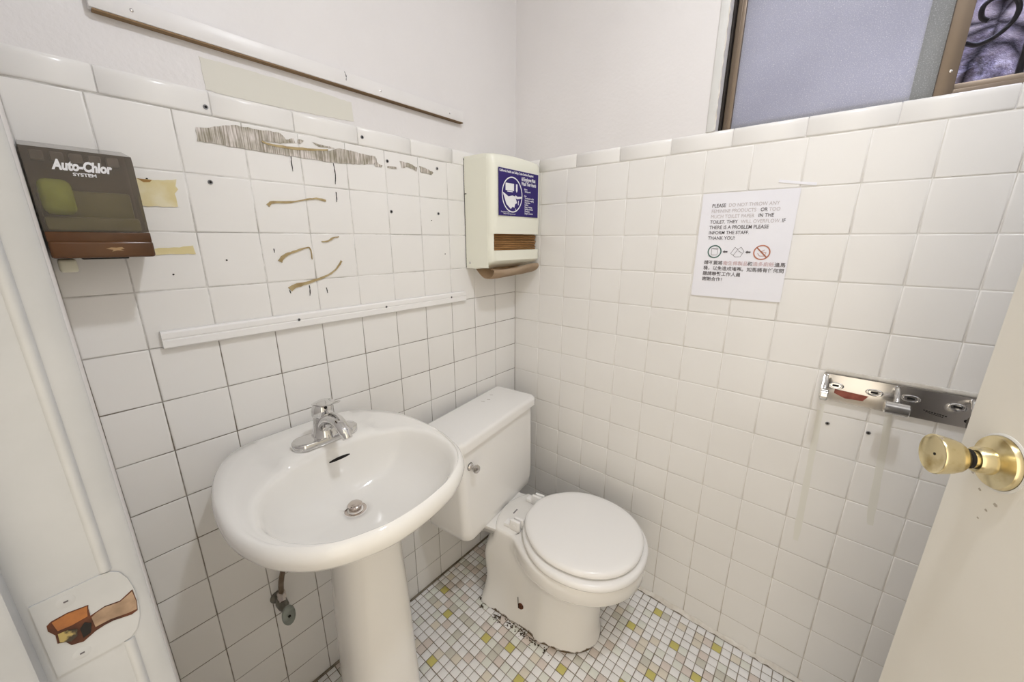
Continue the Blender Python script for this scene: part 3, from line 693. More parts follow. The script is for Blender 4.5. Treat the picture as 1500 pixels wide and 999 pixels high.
for k in range(2): text('line', ('Keep hands clean', 'before returning to work')[k], 0.0065, (SX, sy0+.010+.012*k, sz0+.010-.0055*k), ex, eu, m_white, sk, sx=0.9)
cy_, cz_ = sy0+.066, sz0+.066
bm = bmesh.new(); n = 48
for i in range(n):
    a, b = 2*PI*i/n, 2*PI*(i+1)/n
    q = [(SX+.0002, cy_+r*math.cos(t)*.052, cz_+r*math.sin(t)*.055) for r, t in ((1, a), (1, b), (.93, b), (.93, a))]
    add_prism(bm, q, (.0002, 0, 0))
obj('oval_ring', bm, m_white, sk, smooth=False)
bm = bmesh.new()
def yz(L): add_prism(bm, [(SX+.0002, cy_+a*.001, cz_+b*.001) for a, b in L], (.0002, 0, 0))
yz([(-34, 12), (8, 12), (8, 34), (-34, 34)]); yz([(-26, 8), (2, 8), (2, 10.5), (-26, 10.5)]); yz([(18, 14), (22, 8), (26, 14), (26, 34), (18, 34)])
yz([(-48, 6), (-40, -10), (-30, -30), (-8, -44), (2, -36), (10, -40), (14, -28), (24, -24), (20, -16), (14, -4), (0, -2), (-20, -6), (-38, 2)])
yz([(12, -8), (26, -12), (50, -8), (49, -2), (26, -4), (16, 0)]); yz([(30, -16), (33, -16), (32, -30), (29, -30)]); yz([(14, -42), (18, -42), (17, -48)])
obj('wash_pictogram', bm, m_white, sk, smooth=False)

# ------------------------------------------------------------------ smoked soap dispenser beside the jamb
sy0, sy1 = -1.1865, -1.0745
sd = thing('soap_dispenser', 'smoked brown plastic soap dispenser on the left wall beside the door jamb', 'soap dispenser', (0, -1.13, 1.24))
zb = 1.2835; zt = 1.4165
obj('back_plate', grow([(0.0008, 1.245), (0.006, 1.243), (0.008, 1.25), (0.008, zt-.004), (0.0008, zt)], sy0, sy1, 0.001, 1), m_greypl, sd)
bm = bmesh.new()
pr_ = [(0.0085, zb), (0.100, zb), (0.1005, zb+.004), (0.0995, 1.388), (0.095, 1.398), (0.0085, zt)]
add_prism(bm, [(x, sy0, z) for x, z in pr_], (0, sy1-sy0, 0)); bevel_all(bm, 0.003, 3)
cvr = obj('smoked_cover', bm, m_smoked, sd, angle=40)
bm = bmesh.new(); add_prism(bm, [(x, sy0+.0025, z) for x, z in [(0.0092, zb+.0025), (0.0975, zb+.0025), (0.0970, 1.386), (0.0930, 1.395), (0.0092, zt-.0035)]], (0, sy1-sy0-.005, 0)); bevel_all(bm, 0.002, 2)
for f in bm.faces: f.normal_flip()
bm.free()
bm = bmesh.new(); add_box(bm, (0.040, sy0+.006, zb+.024), (0.088, sy0+.040, zb+.074), 0.010, 3)
obj('soap_bag', bm, m_soap, sd)
bm = bmesh.new(); add_box(bm, (0.012, sy0+.004, zb+.002), (0.075, sy1-.005, zb+.022), 0.004, 2); add_box(bm, (0.0085, sy0+.004, zb+.02), (0.020, sy1-.005, zb+.062), 0.004, 2)
obj('inner_tray', bm, m_olive, sd)
bm = bmesh.new()
for k in range(5): add_box(bm, (0.010, sy0+.008+k*.020, 1.384), (0.030, sy0+.022+k*.020, 1.396), 0.001, 1)
obj('vent_rib', bm, m_greypl, sd)
bm = bmesh.new(); add_box(bm, (0.006, sy0, 1.268), (0.1015, sy1+.001, zb-.0004), 0.0015)
obj('trim_band', bm, m_brownpl, sd)
bm = bmesh.new(); add_box(bm, (0.010, sy0, 1.2445), (0.1055, sy1+.0015, 1.2695), 0.004, 3)
pb = obj('push_bar', bm, m_brownpl, sd)
m_emb = mat('embossed_gold', (0.42, 0.27, 0.14), 0.25, metal=0.3)
bm = bmesh.new()
yc, zc2 = sy1-.045, 1.257
add_prism(bm, [(0.1055, yc+a*.001, zc2+b*.001) for a, b in ((-10, 1), (-4, 3), (2, 2.6), (8, 3.5), (11, 1), (6, 0), (10, -2), (2, -1.6), (-4, -3.4), (-2, -.6))], (.0006, 0, 0))
obj('hand_emblem', bm, m_emb, pb, smooth=False)
obj('underside_lip', boxm((0.03, sy0+.03, 1.2420), (0.090, sy1-.030, 1.2450), 0.001), m_black, sd)
bm = bmesh.new(); add_box(bm, (0.028, sy0+.004, 1.222), (0.070, sy0+.024, 1.2425), 0.004, 3)
obj('nozzle_lever', bm, m_lever, sd)
XF = 0.1004
text('logo_text', 'Auto-Chlor', 0.0185, (XF, sy0+.026, 1.3700), ex, eu, m_white, cvr, bold=.0009, shear=0.25, sx=0.67)
text('logo_text', 'SYSTEM', 0.0062, (XF, sy0+.044, 1.3625), ex, eu, m_white, cvr, bold=.0002, sx=1.15)

# ------------------------------------------------------------------ paper notice on the rear wall
nx0, nx1, nz0, nz1 = 0.6705, 0.8865, 1.118, 1.394; ND = -0.0016
nt_ = thing('paper_notice', 'white bilingual paper notice taped on the rear wall tiles under the window', 'notice', (nx0, ND, nz0))
bm = bmesh.new(); add_box(bm, (nx0, -0.0034, nz0), (nx1, -0.0024, nz1))
obj('sheet', bm, m_paper, nt_, smooth=False)
TY = -0.0040; rx_, uz = (1, 0, 0), (0, 0, 1)
S_ = 0.0125
def line(y_off, segs):
    x = nx0+.026
    for body, m_, w in segs:
        text('print_line', body, S_, (x, TY, nz1-y_off), rx_, uz, m_, nt_, bold=.0001 if m_ is m_ink else 0.0, sx=0.86, depth=0.0001); x += w
line(.036, (('PLEASE', m_ink, .040), ('DO NOT THROW ANY', m_inkgrey, 0)))
line(.050, (('FEMININE PRODUCTS', m_inkgrey, .114), ('OR', m_ink, .018), ('TOO', m_inkgrey, 0)))
line(.064, (('MUCH TOILET PAPER', m_inkgrey, .111), ('IN THE', m_ink, 0)))
line(.078, (('TOILET. THEY', m_ink, .074), ('WILL OVERFLOW.', m_inkgrey, .089), ('IF', m_ink, 0)))
line(.092, (('THERE IS A PROBLEM PLEASE', m_ink, 0),))
line(.106, (('INFORM THE STAFF.', m_ink, 0),))
line(.120, (('THANK YOU!', m_ink, 0),))
def ring(name, cx, cz, r, w, m_):
    bm = bmesh.new(); n = 40
    for i in range(n):
        a, b = 2*PI*i/n, 2*PI*(i+1)/n
        add_prism(bm, [(cx+q*math.cos(t), TY, cz+q*math.sin(t)) for q, t in ((r, a), (r, b), (r-w, b), (r-w, a))], (0, -.0001, 0))
    return obj(name, bm, m_, nt_, smooth=False)
zi = nz1-.152
def stroke(bm, pts, w):
    for a, b in zip(pts, pts[1:]):
        a, b = Vector((a[0], TY, a[1])), Vector((b[0], TY, b[1])); t = (b-a).normalized(); n_ = Vector((-t.z, 0, t.x))*w/2
        add_prism(bm, [a+n_, b+n_, b-n_, a-n_], (0, -.0001, 0))
ring('bin_symbol_ring', nx0+.047, zi, .0175, .003, m_inkgreen)
bm = bmesh.new(); cx = nx0+.047
stroke(bm, [(cx-.008, zi+.008), (cx+.008, zi+.009), (cx+.007, zi-.009), (cx-.007, zi-.009), (cx-.008, zi+.008), (cx+.006, zi+.006)], .0008); obj('bin_symbol', bm, m_ink, nt_, smooth=False)
cx = nx0+.158
ring('no_flush_ring', cx, zi, .019, .003, m_inkred)
bm = bmesh.new(); stroke(bm, [(cx-.012, zi+.012), (cx+.012, zi-.012)], .003); stroke(bm, [(cx-.009, zi-.002), (cx-.004, zi-.009), (cx+.006, zi-.009), (cx+.010, zi), (cx-.002, zi+.002), (cx+.006, zi+.007)], .001)
obj('no_flush_symbol', bm, m_inkred, nt_, smooth=False)
bm = bmesh.new(); cx = nx0+.102
stroke(bm, [(cx-.015, zi-.004), (cx-.006, zi+.012), (cx+.001, zi+.007), (cx-.008, zi-.009), (cx-.015, zi-.004)], .0008)
stroke(bm, [(cx+.001, zi+.007), (cx+.008, zi+.013), (cx+.016, zi+.002), (cx+.009, zi-.012), (cx-.004, zi-.013), (cx-.008, zi-.009)], .0008); stroke(bm, [(cx+.002, zi+.004), (cx+.012, zi-.003)], .0008)
obj('pad_symbol', bm, m_ink, nt_, smooth=False)
for cx in (nx0+.073, nx0+.127):
    bm = bmesh.new(); add_prism(bm, [(cx+a*.001, TY, zi+b*.001) for a, b in ((-6, 0), (-1, 4), (-1, 2), (6, 2), (6, -2), (-1, -2), (-1, -4))], (0, -.0001, 0))
    obj('arrow_symbol', bm, m_ink, nt_, smooth=False)
def cline(y_off, segs):
    x = nx0+.024
    for body, m_, w in segs: text('print_line', body, .0118, (x, TY, nz1-y_off), rx_, uz, m_, nt_, bold=.0001, depth=0.0001); x += w
cline(.186, (('請不要將', m_ink, .048), ('衛生棉製品', m_inkpink, .058), ('和', m_ink, .012), ('過多廁紙', m_inkpink, .048), ('進馬', m_ink, 0)))
cline(.201, (('桶，以免造成堵塞。如馬桶有任何問', m_ink, 0),))
cline(.216, (('題請聯繫工作人員', m_ink, 0),))
cline(.231, (('謝謝合作！', m_ink, 0),))
bm = bmesh.new(); add_box(bm, (0.838, -0.0012, 1.4035), (0.915, -0.0004, 1.4095), rot=Matrix.Rotation(0.17, 4, 'Y'))
obj('clear_tape', bm, m_paper, wall_rear, smooth=False)

# ------------------------------------------------------------------ chrome double roll holder on the rear wall
tp = thing('toilet_paper_holder', 'empty chrome double toilet paper holder plate on the rear wall beside the door', 'toilet paper holder', (1.13, 0, 0.925))
bx0, bx1, bz0, bz1 = 1.004, 1.257, 0.887, 0.955
bm = bmesh.new(); add_box(bm, (bx0, -0.008, bz0), (bx1, -0.0006, bz1), 0.002, 2)
obj('back_plate', bm, m_chromeD, tp)
def oval(name, x, z, a, b, m_, h0=.008, h1=.011, par=None):
    bm = bmesh.new(); add_lathe(bm, [(a, 0), (a, (h1-h0)*.6), (a*.86, h1-h0), (a*.72, (h1-h0)*.9), (a*.66, (h1-h0)*.2), (0, (h1-h0)*.2)], (x, -h0, z), (0, -1, 0), 32)
    bmesh.ops.scale(bm, vec=(1, 1, b/a), space=Matrix.Translation((-x, 0, -z)), verts=bm.verts)
    return obj(name, bm, m_, par or tp)
for x, z in ((1.030, .928), (1.100, .928), (1.160, .930), (1.230, .930)):
    ov = oval('slot_boss', x, z, .0158, .0085, m_chrome)
    obj('slot_hole', boxm((x-.006, -.0098, z-.0022), (x+.006, -.0092, z+.0022), 0.0002), m_black, ov, smooth=False)
def arm(x0, xboss, L):
    bm = bmesh.new()
    add_tube(bm, [(x0, -.006, .948), (x0, -.022, .946), (x0, -.040, .934), (x0, -.046, .926)], [.006, .005, .005, .006], 12)
    a_ = obj('arm', bm, m_chrome, tp)
    obj('roller_socket', lathem([(0, 0), (.0125, 0), (.0142, .0015), (.0142, L-.0015), (.0125, L), (.0115, L), (.0105, L-.004), (0, L-.004)], (xboss, -.055, .914), (1, 0, 0), 28), m_chrome, a_)
arm(1.010, 1.004, .014); arm(1.135, 1.116, .040); arm(1.248, 1.240, .014)
obj('end_cheek', prism([(1.0035, -.008, .893), (1.0035, -.008, .957), (1.0035, -.024, .955), (1.0035, -.050, .928), (1.0035, -.056, .910), (1.0035, -.050, .903), (1.0035, -.030, .905)], (.0035, 0, 0)), m_chromeD, tp, smooth=False)
obj('reflection_patch', prism([(x, -.0082, z) for x, z in ((1.030, .919), (1.092, .916), (1.084, .902), (1.052, .900), (1.030, .909))], (0, -.0004, 0)), noisy('reddish_reflection', (0.20, 0.035, 0.02), (0.34, 0.08, 0.05), 60, rough=0.3), tp, smooth=False)  # reddish reflection in the chrome plate, painted on as a flat patch
oval('fixing_screw', 1.248, .903, .0035, .0035, m_black, .0078, .0088)
bm = bmesh.new()
for k in range(9): add_box(bm, (1.183+k*.0042, -.0084, .9085-k*.0006), (1.186+k*.0042, -.0080, .9105-k*.0006)); add_box(bm, (1.187+k*.0032, -.0084, .9055-k*.0006), (1.189+k*.0032, -.0080, .9072-k*.0006))
obj('stamped_lettering', bm, m_black, tp, smooth=False)
bm = bmesh.new(); add_box(bm, (1.006, -.0045, .9575), (1.262, -.0004, .966), 0.0015)
obj('caulk_bead', bm, m_caulk, tp)

# ------------------------------------------------------------------ pedestal sink
sinkO = [(.010, -.992), (.032, -1.026), (.068, -1.052), (.116, -1.072), (.180, -1.087), (.240, -1.094), (.303, -1.094), (.357, -1.083), (.400, -1.066), (.442, -1.036), (.471, -.999), (.489, -.956), (.500, -.912), (.500, -.858), (.493, -.810), (.478, -.760), (.445, -.708), (.396, -.674), (.330, -.655), (.254, -.649), (.150, -.658), (.088, -.682), (.042, -.712), (.014, -.748), (.003, -.80), (.001, -.87), (.003, -.94)]
sinkI = [(.253, -1.035), (.300, -1.050), (.344, -1.054), (.403, -1.033), (.452, -.987), (.475, -.926), (.484, -.870), (.478, -.800), (.450, -.745), (.416, -.708), (.371, -.684), (.320, -.676), (.271, -.682), (.225, -.706), (.200, -.750), (.185, -.815), (.182, -.860), (.186, -.910), (.196, -.961), (.216, -1.002)]
NS = 120; SC = Vector((0.27, -0.872, 0))
def radial(poly, c):
    pl_ = catmull([(x, y, 0) for x, y in poly], 10, True); out = []
    for i in range(NS):
        a = 2*PI*i/NS; d = Vector((math.cos(a), math.sin(a), 0)); best = 0
        for p, q in zip(pl_, pl_[1:]+pl_[:1]):
            e = q-p; den = d.x*e.y-d.y*e.x
            if abs(den) < 1e-12: continue
            w = p-c; t = (w.x*e.y-w.y*e.x)/den; s = (w.x*d.y-w.y*d.x)/den
            if -1e-6 <= s <= 1+1e-6 and t > best: best = t
        out.append(c+d*best)
    return out
O = radial(sinkO, SC); I = radial(sinkI, SC)
sink = thing('pedestal_sink', 'oval white porcelain sink on a pedestal in front of the left wall', 'sink', (0.25, -0.85, 0))
DC = Vector((0.2565, -0.8635, 0)); PC = Vector((0.25, -0.848, 0))
def sm(a, b, x): t = min(1, max(0, (x-a)/(b-a))); return t*t*(3-2*t)
def ledge(p):   # raised faucet deck along the back
    return 0.0095*(1-sm(.175, .213, p.x))*sm(.0, .011, .112-abs(p.y+.862))
def ring_at(f):
    q = []
    for i in range(NS):
        p = f(i); p.x = max(p.x, 0.0012); q.append(p)
    return q
Rg = []
def scl(P, c, s): return c+(P-c)*s
Rg.append(ring_at(lambda i: scl(O[i], SC, 0).lerp(PC+(O[i]-SC).normalized()*0.066, 1)+Vector((0, 0, .640))))
Rg.append(ring_at(lambda i: PC.lerp(O[i], .38)+Vector((0, 0, .683))))
Rg.append(ring_at(lambda i: PC.lerp(O[i], .62)+Vector((0, 0, .722))))
Rg.append(ring_at(lambda i: PC.lerp(O[i], .82)+Vector((0, 0, .763))))
for s, z in ((.91, .7735), (.945, .7755), (.972, .7790), (.991, .7865), (1.003, .798), (1.002, .806), (.992, .8135), (.973, .819)):
    Rg.append(ring_at(lambda i: scl(O[i], SC, s)+Vector((0, 0, z))))
def topz(p, t): return .8215 - .0042*sm(.12, .42, t) + ledge(p)
for t in (.15, .35, .55, .75, .88):
    def f(i, t=t):
        p = scl(O[i], SC, .955).lerp(I[i]+(I[i]-SC).normalized()*.004, t); p.z = topz(p, t); return p
    Rg.append(ring_at(f))
for t, dz in ((0.0, .0075), (.02, .0125), (.05, .027), (.10, .050), (.17, .071), (.27, .088), (.40, .101), (.55, .111), (.70, .1185), (.82, .124)):
    def f(i, t=t, dz=dz):
        p = I[i].lerp(DC, t); p.z = 0
        base = scl(I[i], DC, 1-t); p = base.copy(); k = ledge(I[i])*(1-sm(0, .02, t)); p.z = .8215-dz+k; return p
    Rg.append(ring_at(f))
Rg.append(ring_at(lambda i: DC+(I[i]-DC).normalized()*.0225+Vector((0, 0, .6945))))
Rg.append(ring_at(lambda i: DC+(I[i]-DC).normalized()*.0195+Vector((0, 0, .689))))
bm = bmesh.new(); RV = [[bm.verts.new(p) for p in q] for q in Rg]; skin_rings(bm, RV, cap=True)
bowl = obj('basin', bm, m_porc, sink, angle=75)
bm = bmesh.new()
pp = [(.105, 0.0, .108), (.103, .012, .106), (.098, .03, .100), (.091, .08, .092), (.086, .25, .087), (.081, .45, .081), (.074, .62, .073), (.078, .665, .075), (.084, .695, .079)]
R = []
for a_, z, b_ in pp:
    q = []
    for i in range(56):
        t = 2*PI*i/56; c_, s_ = math.cos(t), math.sin(t); n_ = 2.5
        x = a_*math.copysign(abs(c_)**(2/n_), c_); y = b_*math.copysign(abs(s_)**(2/n_), s_)
        if x < 0: x *= .85
        q.append(bm.verts.new((PC.x+x, PC.y+y, max(z, .0006))))
    R.append(q)
skin_rings(bm, R, cap=True)
obj('pedestal', bm, m_porc, sink, angle=60)
obj('drain_flange', lathem([(.0155, .0005), (.0175, .0022), (.0225, .0020), (.0255, .0005), (.026, -.0035)], (DC.x, DC.y, .6935), (0, 0, 1), 40), m_nickel, sink)
dp = obj('pop_up_stopper', lathem([(0, -.002), (.0132, -.002), (.0132, .0110), (.0150, .0120), (.0156, .0140), (.0130, .0165), (.006, .0175), (0, .0178)], (DC.x, DC.y, .6935), (0, 0, 1), 36), m_nickel, sink)
obj('drain_throat', lathem([(0, .0), (.0155, .0)], (DC.x, DC.y, .6912), (0, 0, 1), 30), m_black, sink)
# overflow slot snapped onto the basin's back slope
from mathutils.bvhtree import BVHTree
bv = BVHTree.FromPolygons([tuple(sum((list(q) for q in Rg), [])[k]) for k in range(len(Rg)*NS)], [(a*NS+i, a*NS+(i+1) % NS, (a+1)*NS+(i+1) % NS, (a+1)*NS+i) for a in range(len(Rg)-1) for i in range(NS)])
def snap(y, z):
    h = bv.ray_cast(Vector((.33, y, z)), Vector((-1, 0, 0))); return h[0]
bm = bmesh.new(); ov = []
zo = .790
for k in range(17):
    y = -.872+.048*k/16-.006; w = .0036*math.sqrt(max(0.05, 1-((k-8)/8.2)**2))
    a, b = snap(y, zo+w), snap(y, zo-w)
    ov.append([bm.verts.new(a+Vector((.0006, 0, 0))), bm.verts.new(b+Vector((.0006, 0, 0)))])
for A, B in zip(ov, ov[1:]): bm.faces.new((A[0], A[1], B[1], B[0]))
obj('overflow_slot', bm, m_black, bowl, smooth=False)
for y in (-1.00, -.735):    # small round fittings on the rim corners
    pass

# faucet
FX, FY, FZ = 0.145, -0.860, 0.8266
fc = thing('faucet', 'chrome single lever faucet standing on the back ledge of the sink', 'faucet', (FX, FY, FZ))
bm = bmesh.new(); R = []
def stad(a, b, z):   # a: half length along y, b: half width along x
    q = []
    for i in range(48):
        t = 2*PI*i/48; c_, s_ = math.cos(t), math.sin(t); yy = b*c_+math.copysign(a-b, c_) if abs(c_) > 1e-6 else 0
        q.append(bm.verts.new((FX+b*s_, FY+yy, FZ+z)))
    return q
R = [stad(.071, .0255, 0), stad(.0725, .027, .001), stad(.0725, .027, .013), stad(.0705, .025, .0155), stad(.069, .0235, .0160), stad(.0665, .021, .0145), stad(.05, .012, .0150)]
skin_rings(bm, R, cap=True)
obj('base_plate', bm, m_chrome, fc)
bm = bmesh.new(); add_lathe(bm, [(0, .012), (.030, .012), (.0265, .020), (.0235, .032), (.0215, .046), (.0205, .060), (0, .060)], (FX-.002, FY, FZ), (0, 0, 1), 40)
obj('body', bm, m_chrome, fc)
obj('spout', tubem([(FX+.004, FY, FZ+.022), (FX+.012, FY, FZ+.044), (FX+.030, FY, FZ+.060), (FX+.055, FY, FZ+.068), (FX+.078, FY, FZ+.066), (FX+.096, FY, FZ+.057), (FX+.102, FY, FZ+.050)], [.019, .0185, .0165, .0150, .0138, .0128, .0122], 24, flat=.82, up=Vector((0, 0, 1))), m_chrome, fc, angle=60)
obj('aerator', lathem([(0, -.010), (.0095, -.010), (.0105, -.008), (.0105, .004), (0, .006)], (FX+.1035, FY, FZ+.048), (-.75, 0, 1), 24), m_chrome, fc)
hd = bmesh.new(); add_lathe(hd, [(0, .0), (.0215, .0), (.0222, .004), (.0222, .014), (.0205, .022), (.016, .029), (.009, .033), (0, .0345)], (FX-.004, FY, FZ+.060), (.10, 0, 1), 40)
hh = obj('handle_cap', hd, m_chrome, fc)
bm = bmesh.new(); R = []
for k, (x, z, w, t) in enumerate(((-.024, .076, .006, .003), (-.014, .088, .017, .005), (.004, .0955, .0195, .0050), (.022, .0985, .0180, .0042), (.044, .102, .0155, .0036), (.064, .1085, .0135, .0030), (.076, .1145, .0095, .0022))):
    R.append([bm.verts.new((FX+x, FY+w*math.cos(2*PI*i/20), FZ+z+t*math.sin(2*PI*i/20)-.10*abs(w*math.cos(2*PI*i/20))**1.0)) for i in range(20)])
skin_rings(bm, R, cap=True)
obj('lever', bm, m_chrome, hh, angle=60)
obj('set_screw', lathem([(0, .0008), (.0035, .0008), (.0035, 0)], (FX+.0185, FY, FZ+.084), (1, 0, .1), 16), m_black, hh)
obj('pull_rod', lathem([(0, 0), (.002, 0), (.002, .045), (.0045, .046), (.0045, .052), (0, .054)], (FX-.0235, FY, FZ+.012), (0, 0, 1), 14), m_chrome, fc)

# shut-off valve with braided hose under the sink
VY, VZ = -0.980, 0.362
vv = thing('shutoff_valve', 'corroded grey shut-off valve with oval handle and braided hose below the sink', 'valve', (0.0, VY, VZ))
obj('stub_pipe', lathem([(0, .0006), (.018, .0006), (.016, .004), (.0085, .006), (.0085, .040), (0, .040)], (0, VY, VZ), (1, 0, 0), 24), m_valve, vv)
obj('valve_body', lathem([(0, .020), (.012, .021), (.0135, .026), (.0125, .044), (.0095, .052), (.0095, .060), (0, .061)], (0, VY, VZ), (1, 0, 0), 24), m_valve, vv)
obj('compression_nut', lathem([(0, 0), (.0085, 0), (.0085, .020), (.0105, .021), (.0105, .036), (.007, .038), (0, .038)], (0.034, VY, VZ), (0, .05, 1), 6), m_nickel, vv)
hb = bmesh.new(); add_lathe(hb, [(0, 0), (.0125, .000), (.0200, .003), (.0212, .006), (.0200, .0095), (.010, .0115), (.004, .0105), (0, .0105)], (0.066, VY, VZ-.006), (1, 0, 0), 32)
bmesh.ops.scale(hb, vec=(1, .74, 1.42), space=Matrix.Translation((-0.066, -VY, -(VZ-.006))), verts=hb.verts)
hv = obj('oval_handle', hb, m_valveh, vv)
obj('handle_screw', lathem([(0, .0015), (.0032, .0015), (.0032, 0)], (0.0768, VY, VZ-.006), (1, 0, 0), 14), m_black, hv)
obj('braided_hose', tubem([(0.034, VY+.002, VZ+.034), (0.036, VY+.006, VZ+.070), (0.042, VY+.018, VZ+.115), (0.055, VY+.040, VZ+.165), (0.078, VY+.064, VZ+.225), (0.096, VY+.078, VZ+.28), (0.105, VY+.085, VZ+.33)], .0062, 12), m_lichen, vv)

# ------------------------------------------------------------------ toilet (turned slightly toward the rear wall)
TH = math.radians(7.4)
tl = thing('toilet', 'white two-piece toilet with closed round lid in the corner beside the sink', 'toilet', (0.035, -0.343, 0), TH)
def L_(name, bm, m, parent=None, **k):
    return obj(name, bm, m, parent or tl, local=True, **k)
def rrect(s0, s1, t0, t1, r, z, n=6, rb=None):
    rb = r if rb is None else rb; q = []
    for cx, cy, a0, rr in ((s1, t1, 0, r), (s0, t1, 90, rb), (s0, t0, 180, rb), (s1, t0, 270, r)):
        sx = -1 if cx == s1 else 1; sy = -1 if cy == t1 else 1
        for i in range(n+1):
            a = math.radians(a0+90*i/n); q.append(Vector((cx+sx*rr+rr*math.cos(a), cy+sy*rr+rr*math.sin(a), z)))
    return q
bm = bmesh.new()
Rk = []
for z, s0, s1, hw, r in ((.327, .030, .150, .150, .03), (.3272, .022, .164, .170, .03), (.331, .016, .175, .187, .03), (.343, .012, .1815, .199, .03), (.370, .010, .1825, .205, .028), (.40, .009, .1825, .2085, .026), (.50, .008, .179, .211, .024), (.665, .007, .174, .213, .022)):
    Rk.append([bm.verts.new(p) for p in rrect(s0, s1, -hw, hw, r, z, rb=.012)])
skin_rings(bm, Rk, cap=True)
L_('tank', bm, m_toilet, angle=60)
bm = bmesh.new(); Rk = []
for z, e, r in ((.6655, -.004, .02), (.667, 0, .022), (.688, 0, .022), (.695, -.0015, .022), (.6995, -.006, .02), (.7005, -.012, .018)):
    Rk.append([bm.verts.new(p) for p in rrect(-.001-e, .1865+e, -.2245-e, .2245+e, r+.004, z, rb=.01)])
skin_rings(bm, Rk, cap=True)
lid_t = L_('tank_lid', bm, m_toilet, angle=60)
for s, t in ((.045, .06), (.052, .085), (.035, .125)):
    bm = bmesh.new(); add_box(bm, (s, t, .7004), (s+.012, t+.0012, .7010), rot=Matrix.Rotation(.5, 4, 'Z')); L_('scratch', bm, m_lichen, lid_t, smooth=False)
hl = L_('flush_handle', lathem([(0, 0), (.0105, 0), (.0115, .003), (.0095, .006), (.0065, .008), (.0065, .016), (.011, .019), (.0132, .024), (.0115, .030), (.006, .0335), (0, .034)], (.1755, -.174, .605), (1, 0, 0), 28), m_chromeD)
L_('handle_shadow_ring', lathem([(.0118, 0), (.0128, .0005), (.0118, .0012)], (.1757, -.174, .605), (1, 0, 0), 28), m_black, hl)
# bowl and foot: half-width profile along s for each height
def outline(z, s0, s1, wr, we, se, ls, n=34, pw=2.0):
    """rear block half-width wr from s0, front ellipse centred at se with half length ls and half-width we"""
    up_, dn_ = [], []
    for i in range(n+1):
        s = s0+(s1-s0)*0.5*(1-math.cos(PI*i/n))
        e = we*max(0, 1-abs((s-se)/ls)**pw)**(1/pw) if abs(s-se) < ls else 0
        r = wr*min(1, max(0, (s-s0)/.035))**.5 * (1-sm(se-.04, se+.06, s)) if wr else 0
        h = max((abs(e)**6+abs(r)**6)**(1/6), .0004)
        up_.append(Vector((s, h, z))); dn_.append(Vector((s, -h, z)))
    return up_+list(reversed(dn_))
LV = [  # z, s0, s1, wr, we, se, ls
    (.0006, .118, .560, .108, .112, .435, .125), (.020, .120, .556, .104, .110, .434, .122), (.045, .126, .553, .096, .106, .432, .121),
    (.085, .132, .553, .090, .101, .432, .121), (.130, .134, .556, .090, .098, .433, .123), (.180, .132, .564, .095, .101, .437, .127),
    (.220, .134, .580, .100, .112, .440, .140), (.250, .142, .612, .103, .133, .450, .162), (.272, .152, .645, .104, .158, .462, .183), (.288, .162, .664, .105, .174, .468, .196),
    (.300, .172, .6715, .106, .1815, .470, .2015), (.330, .180, .6745, .107, .185, .471, .2035), (.345, .184, .675, .107, .1855, .471, .204), (.352, .187, .672, .104, .182, .471, .201), (.3545, .191, .664, .100, .174, .470, .194)]
bm = bmesh.new(); Rk = [[bm.verts.new(p) for p in outline(*L)] for L in LV]; skin_rings(bm, Rk, cap=True)
bowl_t = L_('bowl', bm, m_toiletbase, angle=70)
# rear of the deck reaches under the tank
bm = bmesh.new(); Rk = []
for z, s0, hw in ((.312, .11, .080), (.330, .05, .094), (.345, .02, .104), (.352, .008, .105), (.3545, .012, .101)):
    Rk.append([bm.verts.new(p) for p in rrect(s0, .30, -hw, hw, .02, min(z, .3545), rb=.02)])
skin_rings(bm, Rk, cap=True)
for v in bm.verts: v.co.z -= .0285 if v.co.x < .19 else 0
L_('tank_shelf', bm, m_toilet, angle=50)
def ovalring(sx0, sx1, w, z, n=72, back=.0, p=2.15):
    q = []; c = (sx0+sx1)/2; l = (sx1-sx0)/2
    for i in range(n):
        t = 2*PI*i/n; c_, s_ = math.cos(t), math.sin(t)
        x = c+l*math.copysign(abs(c_)**(2/p), c_); y = w*math.copysign(abs(s_)**(2/p), s_)
        if c_ < 0: y *= 1-.16*(-c_)**2; x = max(x, sx0+.004)
        q.append(Vector((x, y, z)))
    return q
bm = bmesh.new(); Rk = []
for z, e in ((.3575, -.006), (.359, -.001), (.364, .001), (.371, .001), (.3765, -.002), (.379, -.008), (.380, -.02)):
    Rk.append([bm.verts.new(p) for p in ovalring(.288-e, .676+e, .1865+e, z)])
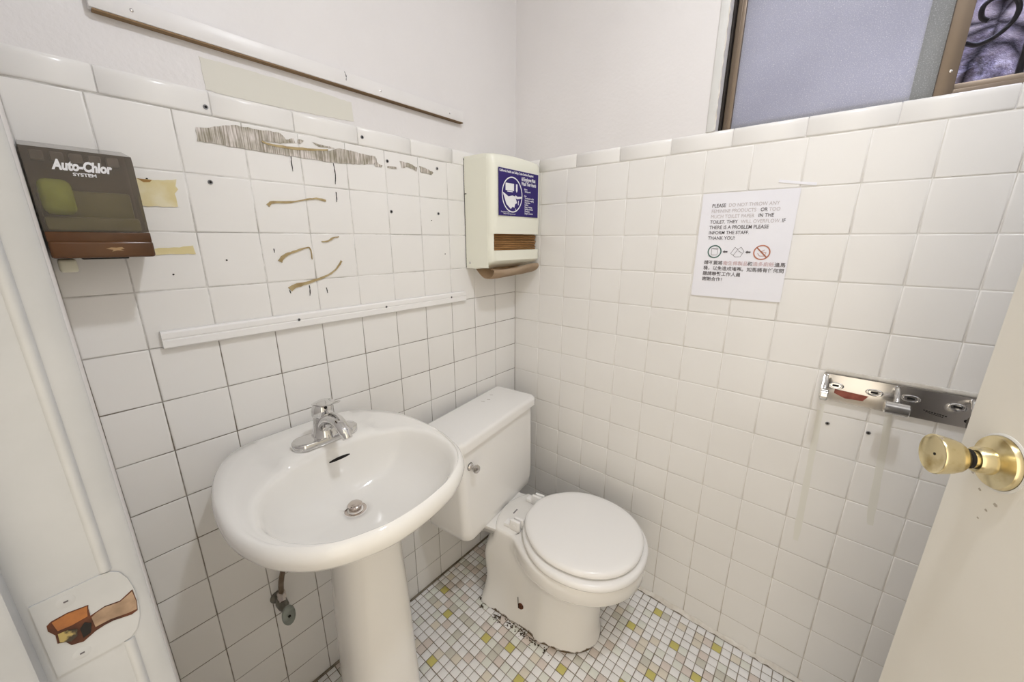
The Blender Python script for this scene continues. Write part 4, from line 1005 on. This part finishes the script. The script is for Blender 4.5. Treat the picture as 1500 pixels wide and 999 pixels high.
skin_rings(bm, Rk, cap=True)
L_('seat', bm, m_plastic, angle=60)
bm = bmesh.new(); Rk = []
for z, e in ((.3845, -.008), (.386, -.002), (.390, 0), (.396, 0), (.401, -.003), (.4045, -.010), (.4065, -.025), (.4075, -.06), (.408, -.11)):
    Rk.append([bm.verts.new(p) for p in ovalring(.293-e, .663+e, .1715+e, z)])
skin_rings(bm, Rk, cap=True)
L_('seat_lid', bm, m_plastic, angle=60)
for t in (-.072, .072):
    bm = bmesh.new(); add_box(bm, (.238, t-.013, .3548), (.272, t+.013, .368), .003, 2); add_box(bm, (.262, t-.016, .3548), (.300, t-.003, .392), .005, 2); add_box(bm, (.266, t+.004, .356), (.302, t+.016, .388), .004, 2)
    h = L_('seat_hinge', bm, m_plastic)
    L_('hinge_pin', lathem([(0, 0), (.006, 0), (.006, .034), (0, .034)], (.281, t-.017, .372), (0, 1, 0), 18), m_plastic, h)
    L_('hinge_shadow_gap', boxm((.272, t-.003, .357), (.276, t+.004, .366)), m_rusttape, h, smooth=False)
bm = bmesh.new()
for k in range(7): add_box(bm, (.232, -.018+k*.0036, .3545), (.2365, -.018+k*.0036+.0026, .3549))
L_('maker_mark', bm, m_ink, bowl_t, smooth=False)
# rusty floor bolt on the side of the foot
fb = L_('floor_bolt', lathem([(0, .006), (.004, .0062), (.009, .003), (.011, -.002), (.011, -.012)], (.312, -.093, .070), (0, -1, .55), 18), m_rust)
L_('bolt_stem', tubem([(.310, -.105, .072), (.3095, -.106, .092), (.309, -.1065, .118)], .0013, 8), m_black, fb)
m_stain = mat('tan_stain', (0.52, 0.43, 0.25), 0.4)

# ceiling lamp above (out of the picture, lights the room)
cl = thing('ceiling_lamp', 'small round ceiling lamp with a white base', 'lamp', (LAMP.x, LAMP.y, RZ))
obj('lamp_base', lathem([(0, 0), (.100, 0), (.100, .050), (.084, .054), (.080, .044), (.078, .034), (0, .034)], (LAMP.x, LAMP.y, RZ-.0005), (0, 0, -1), 48), m_plastic, cl)
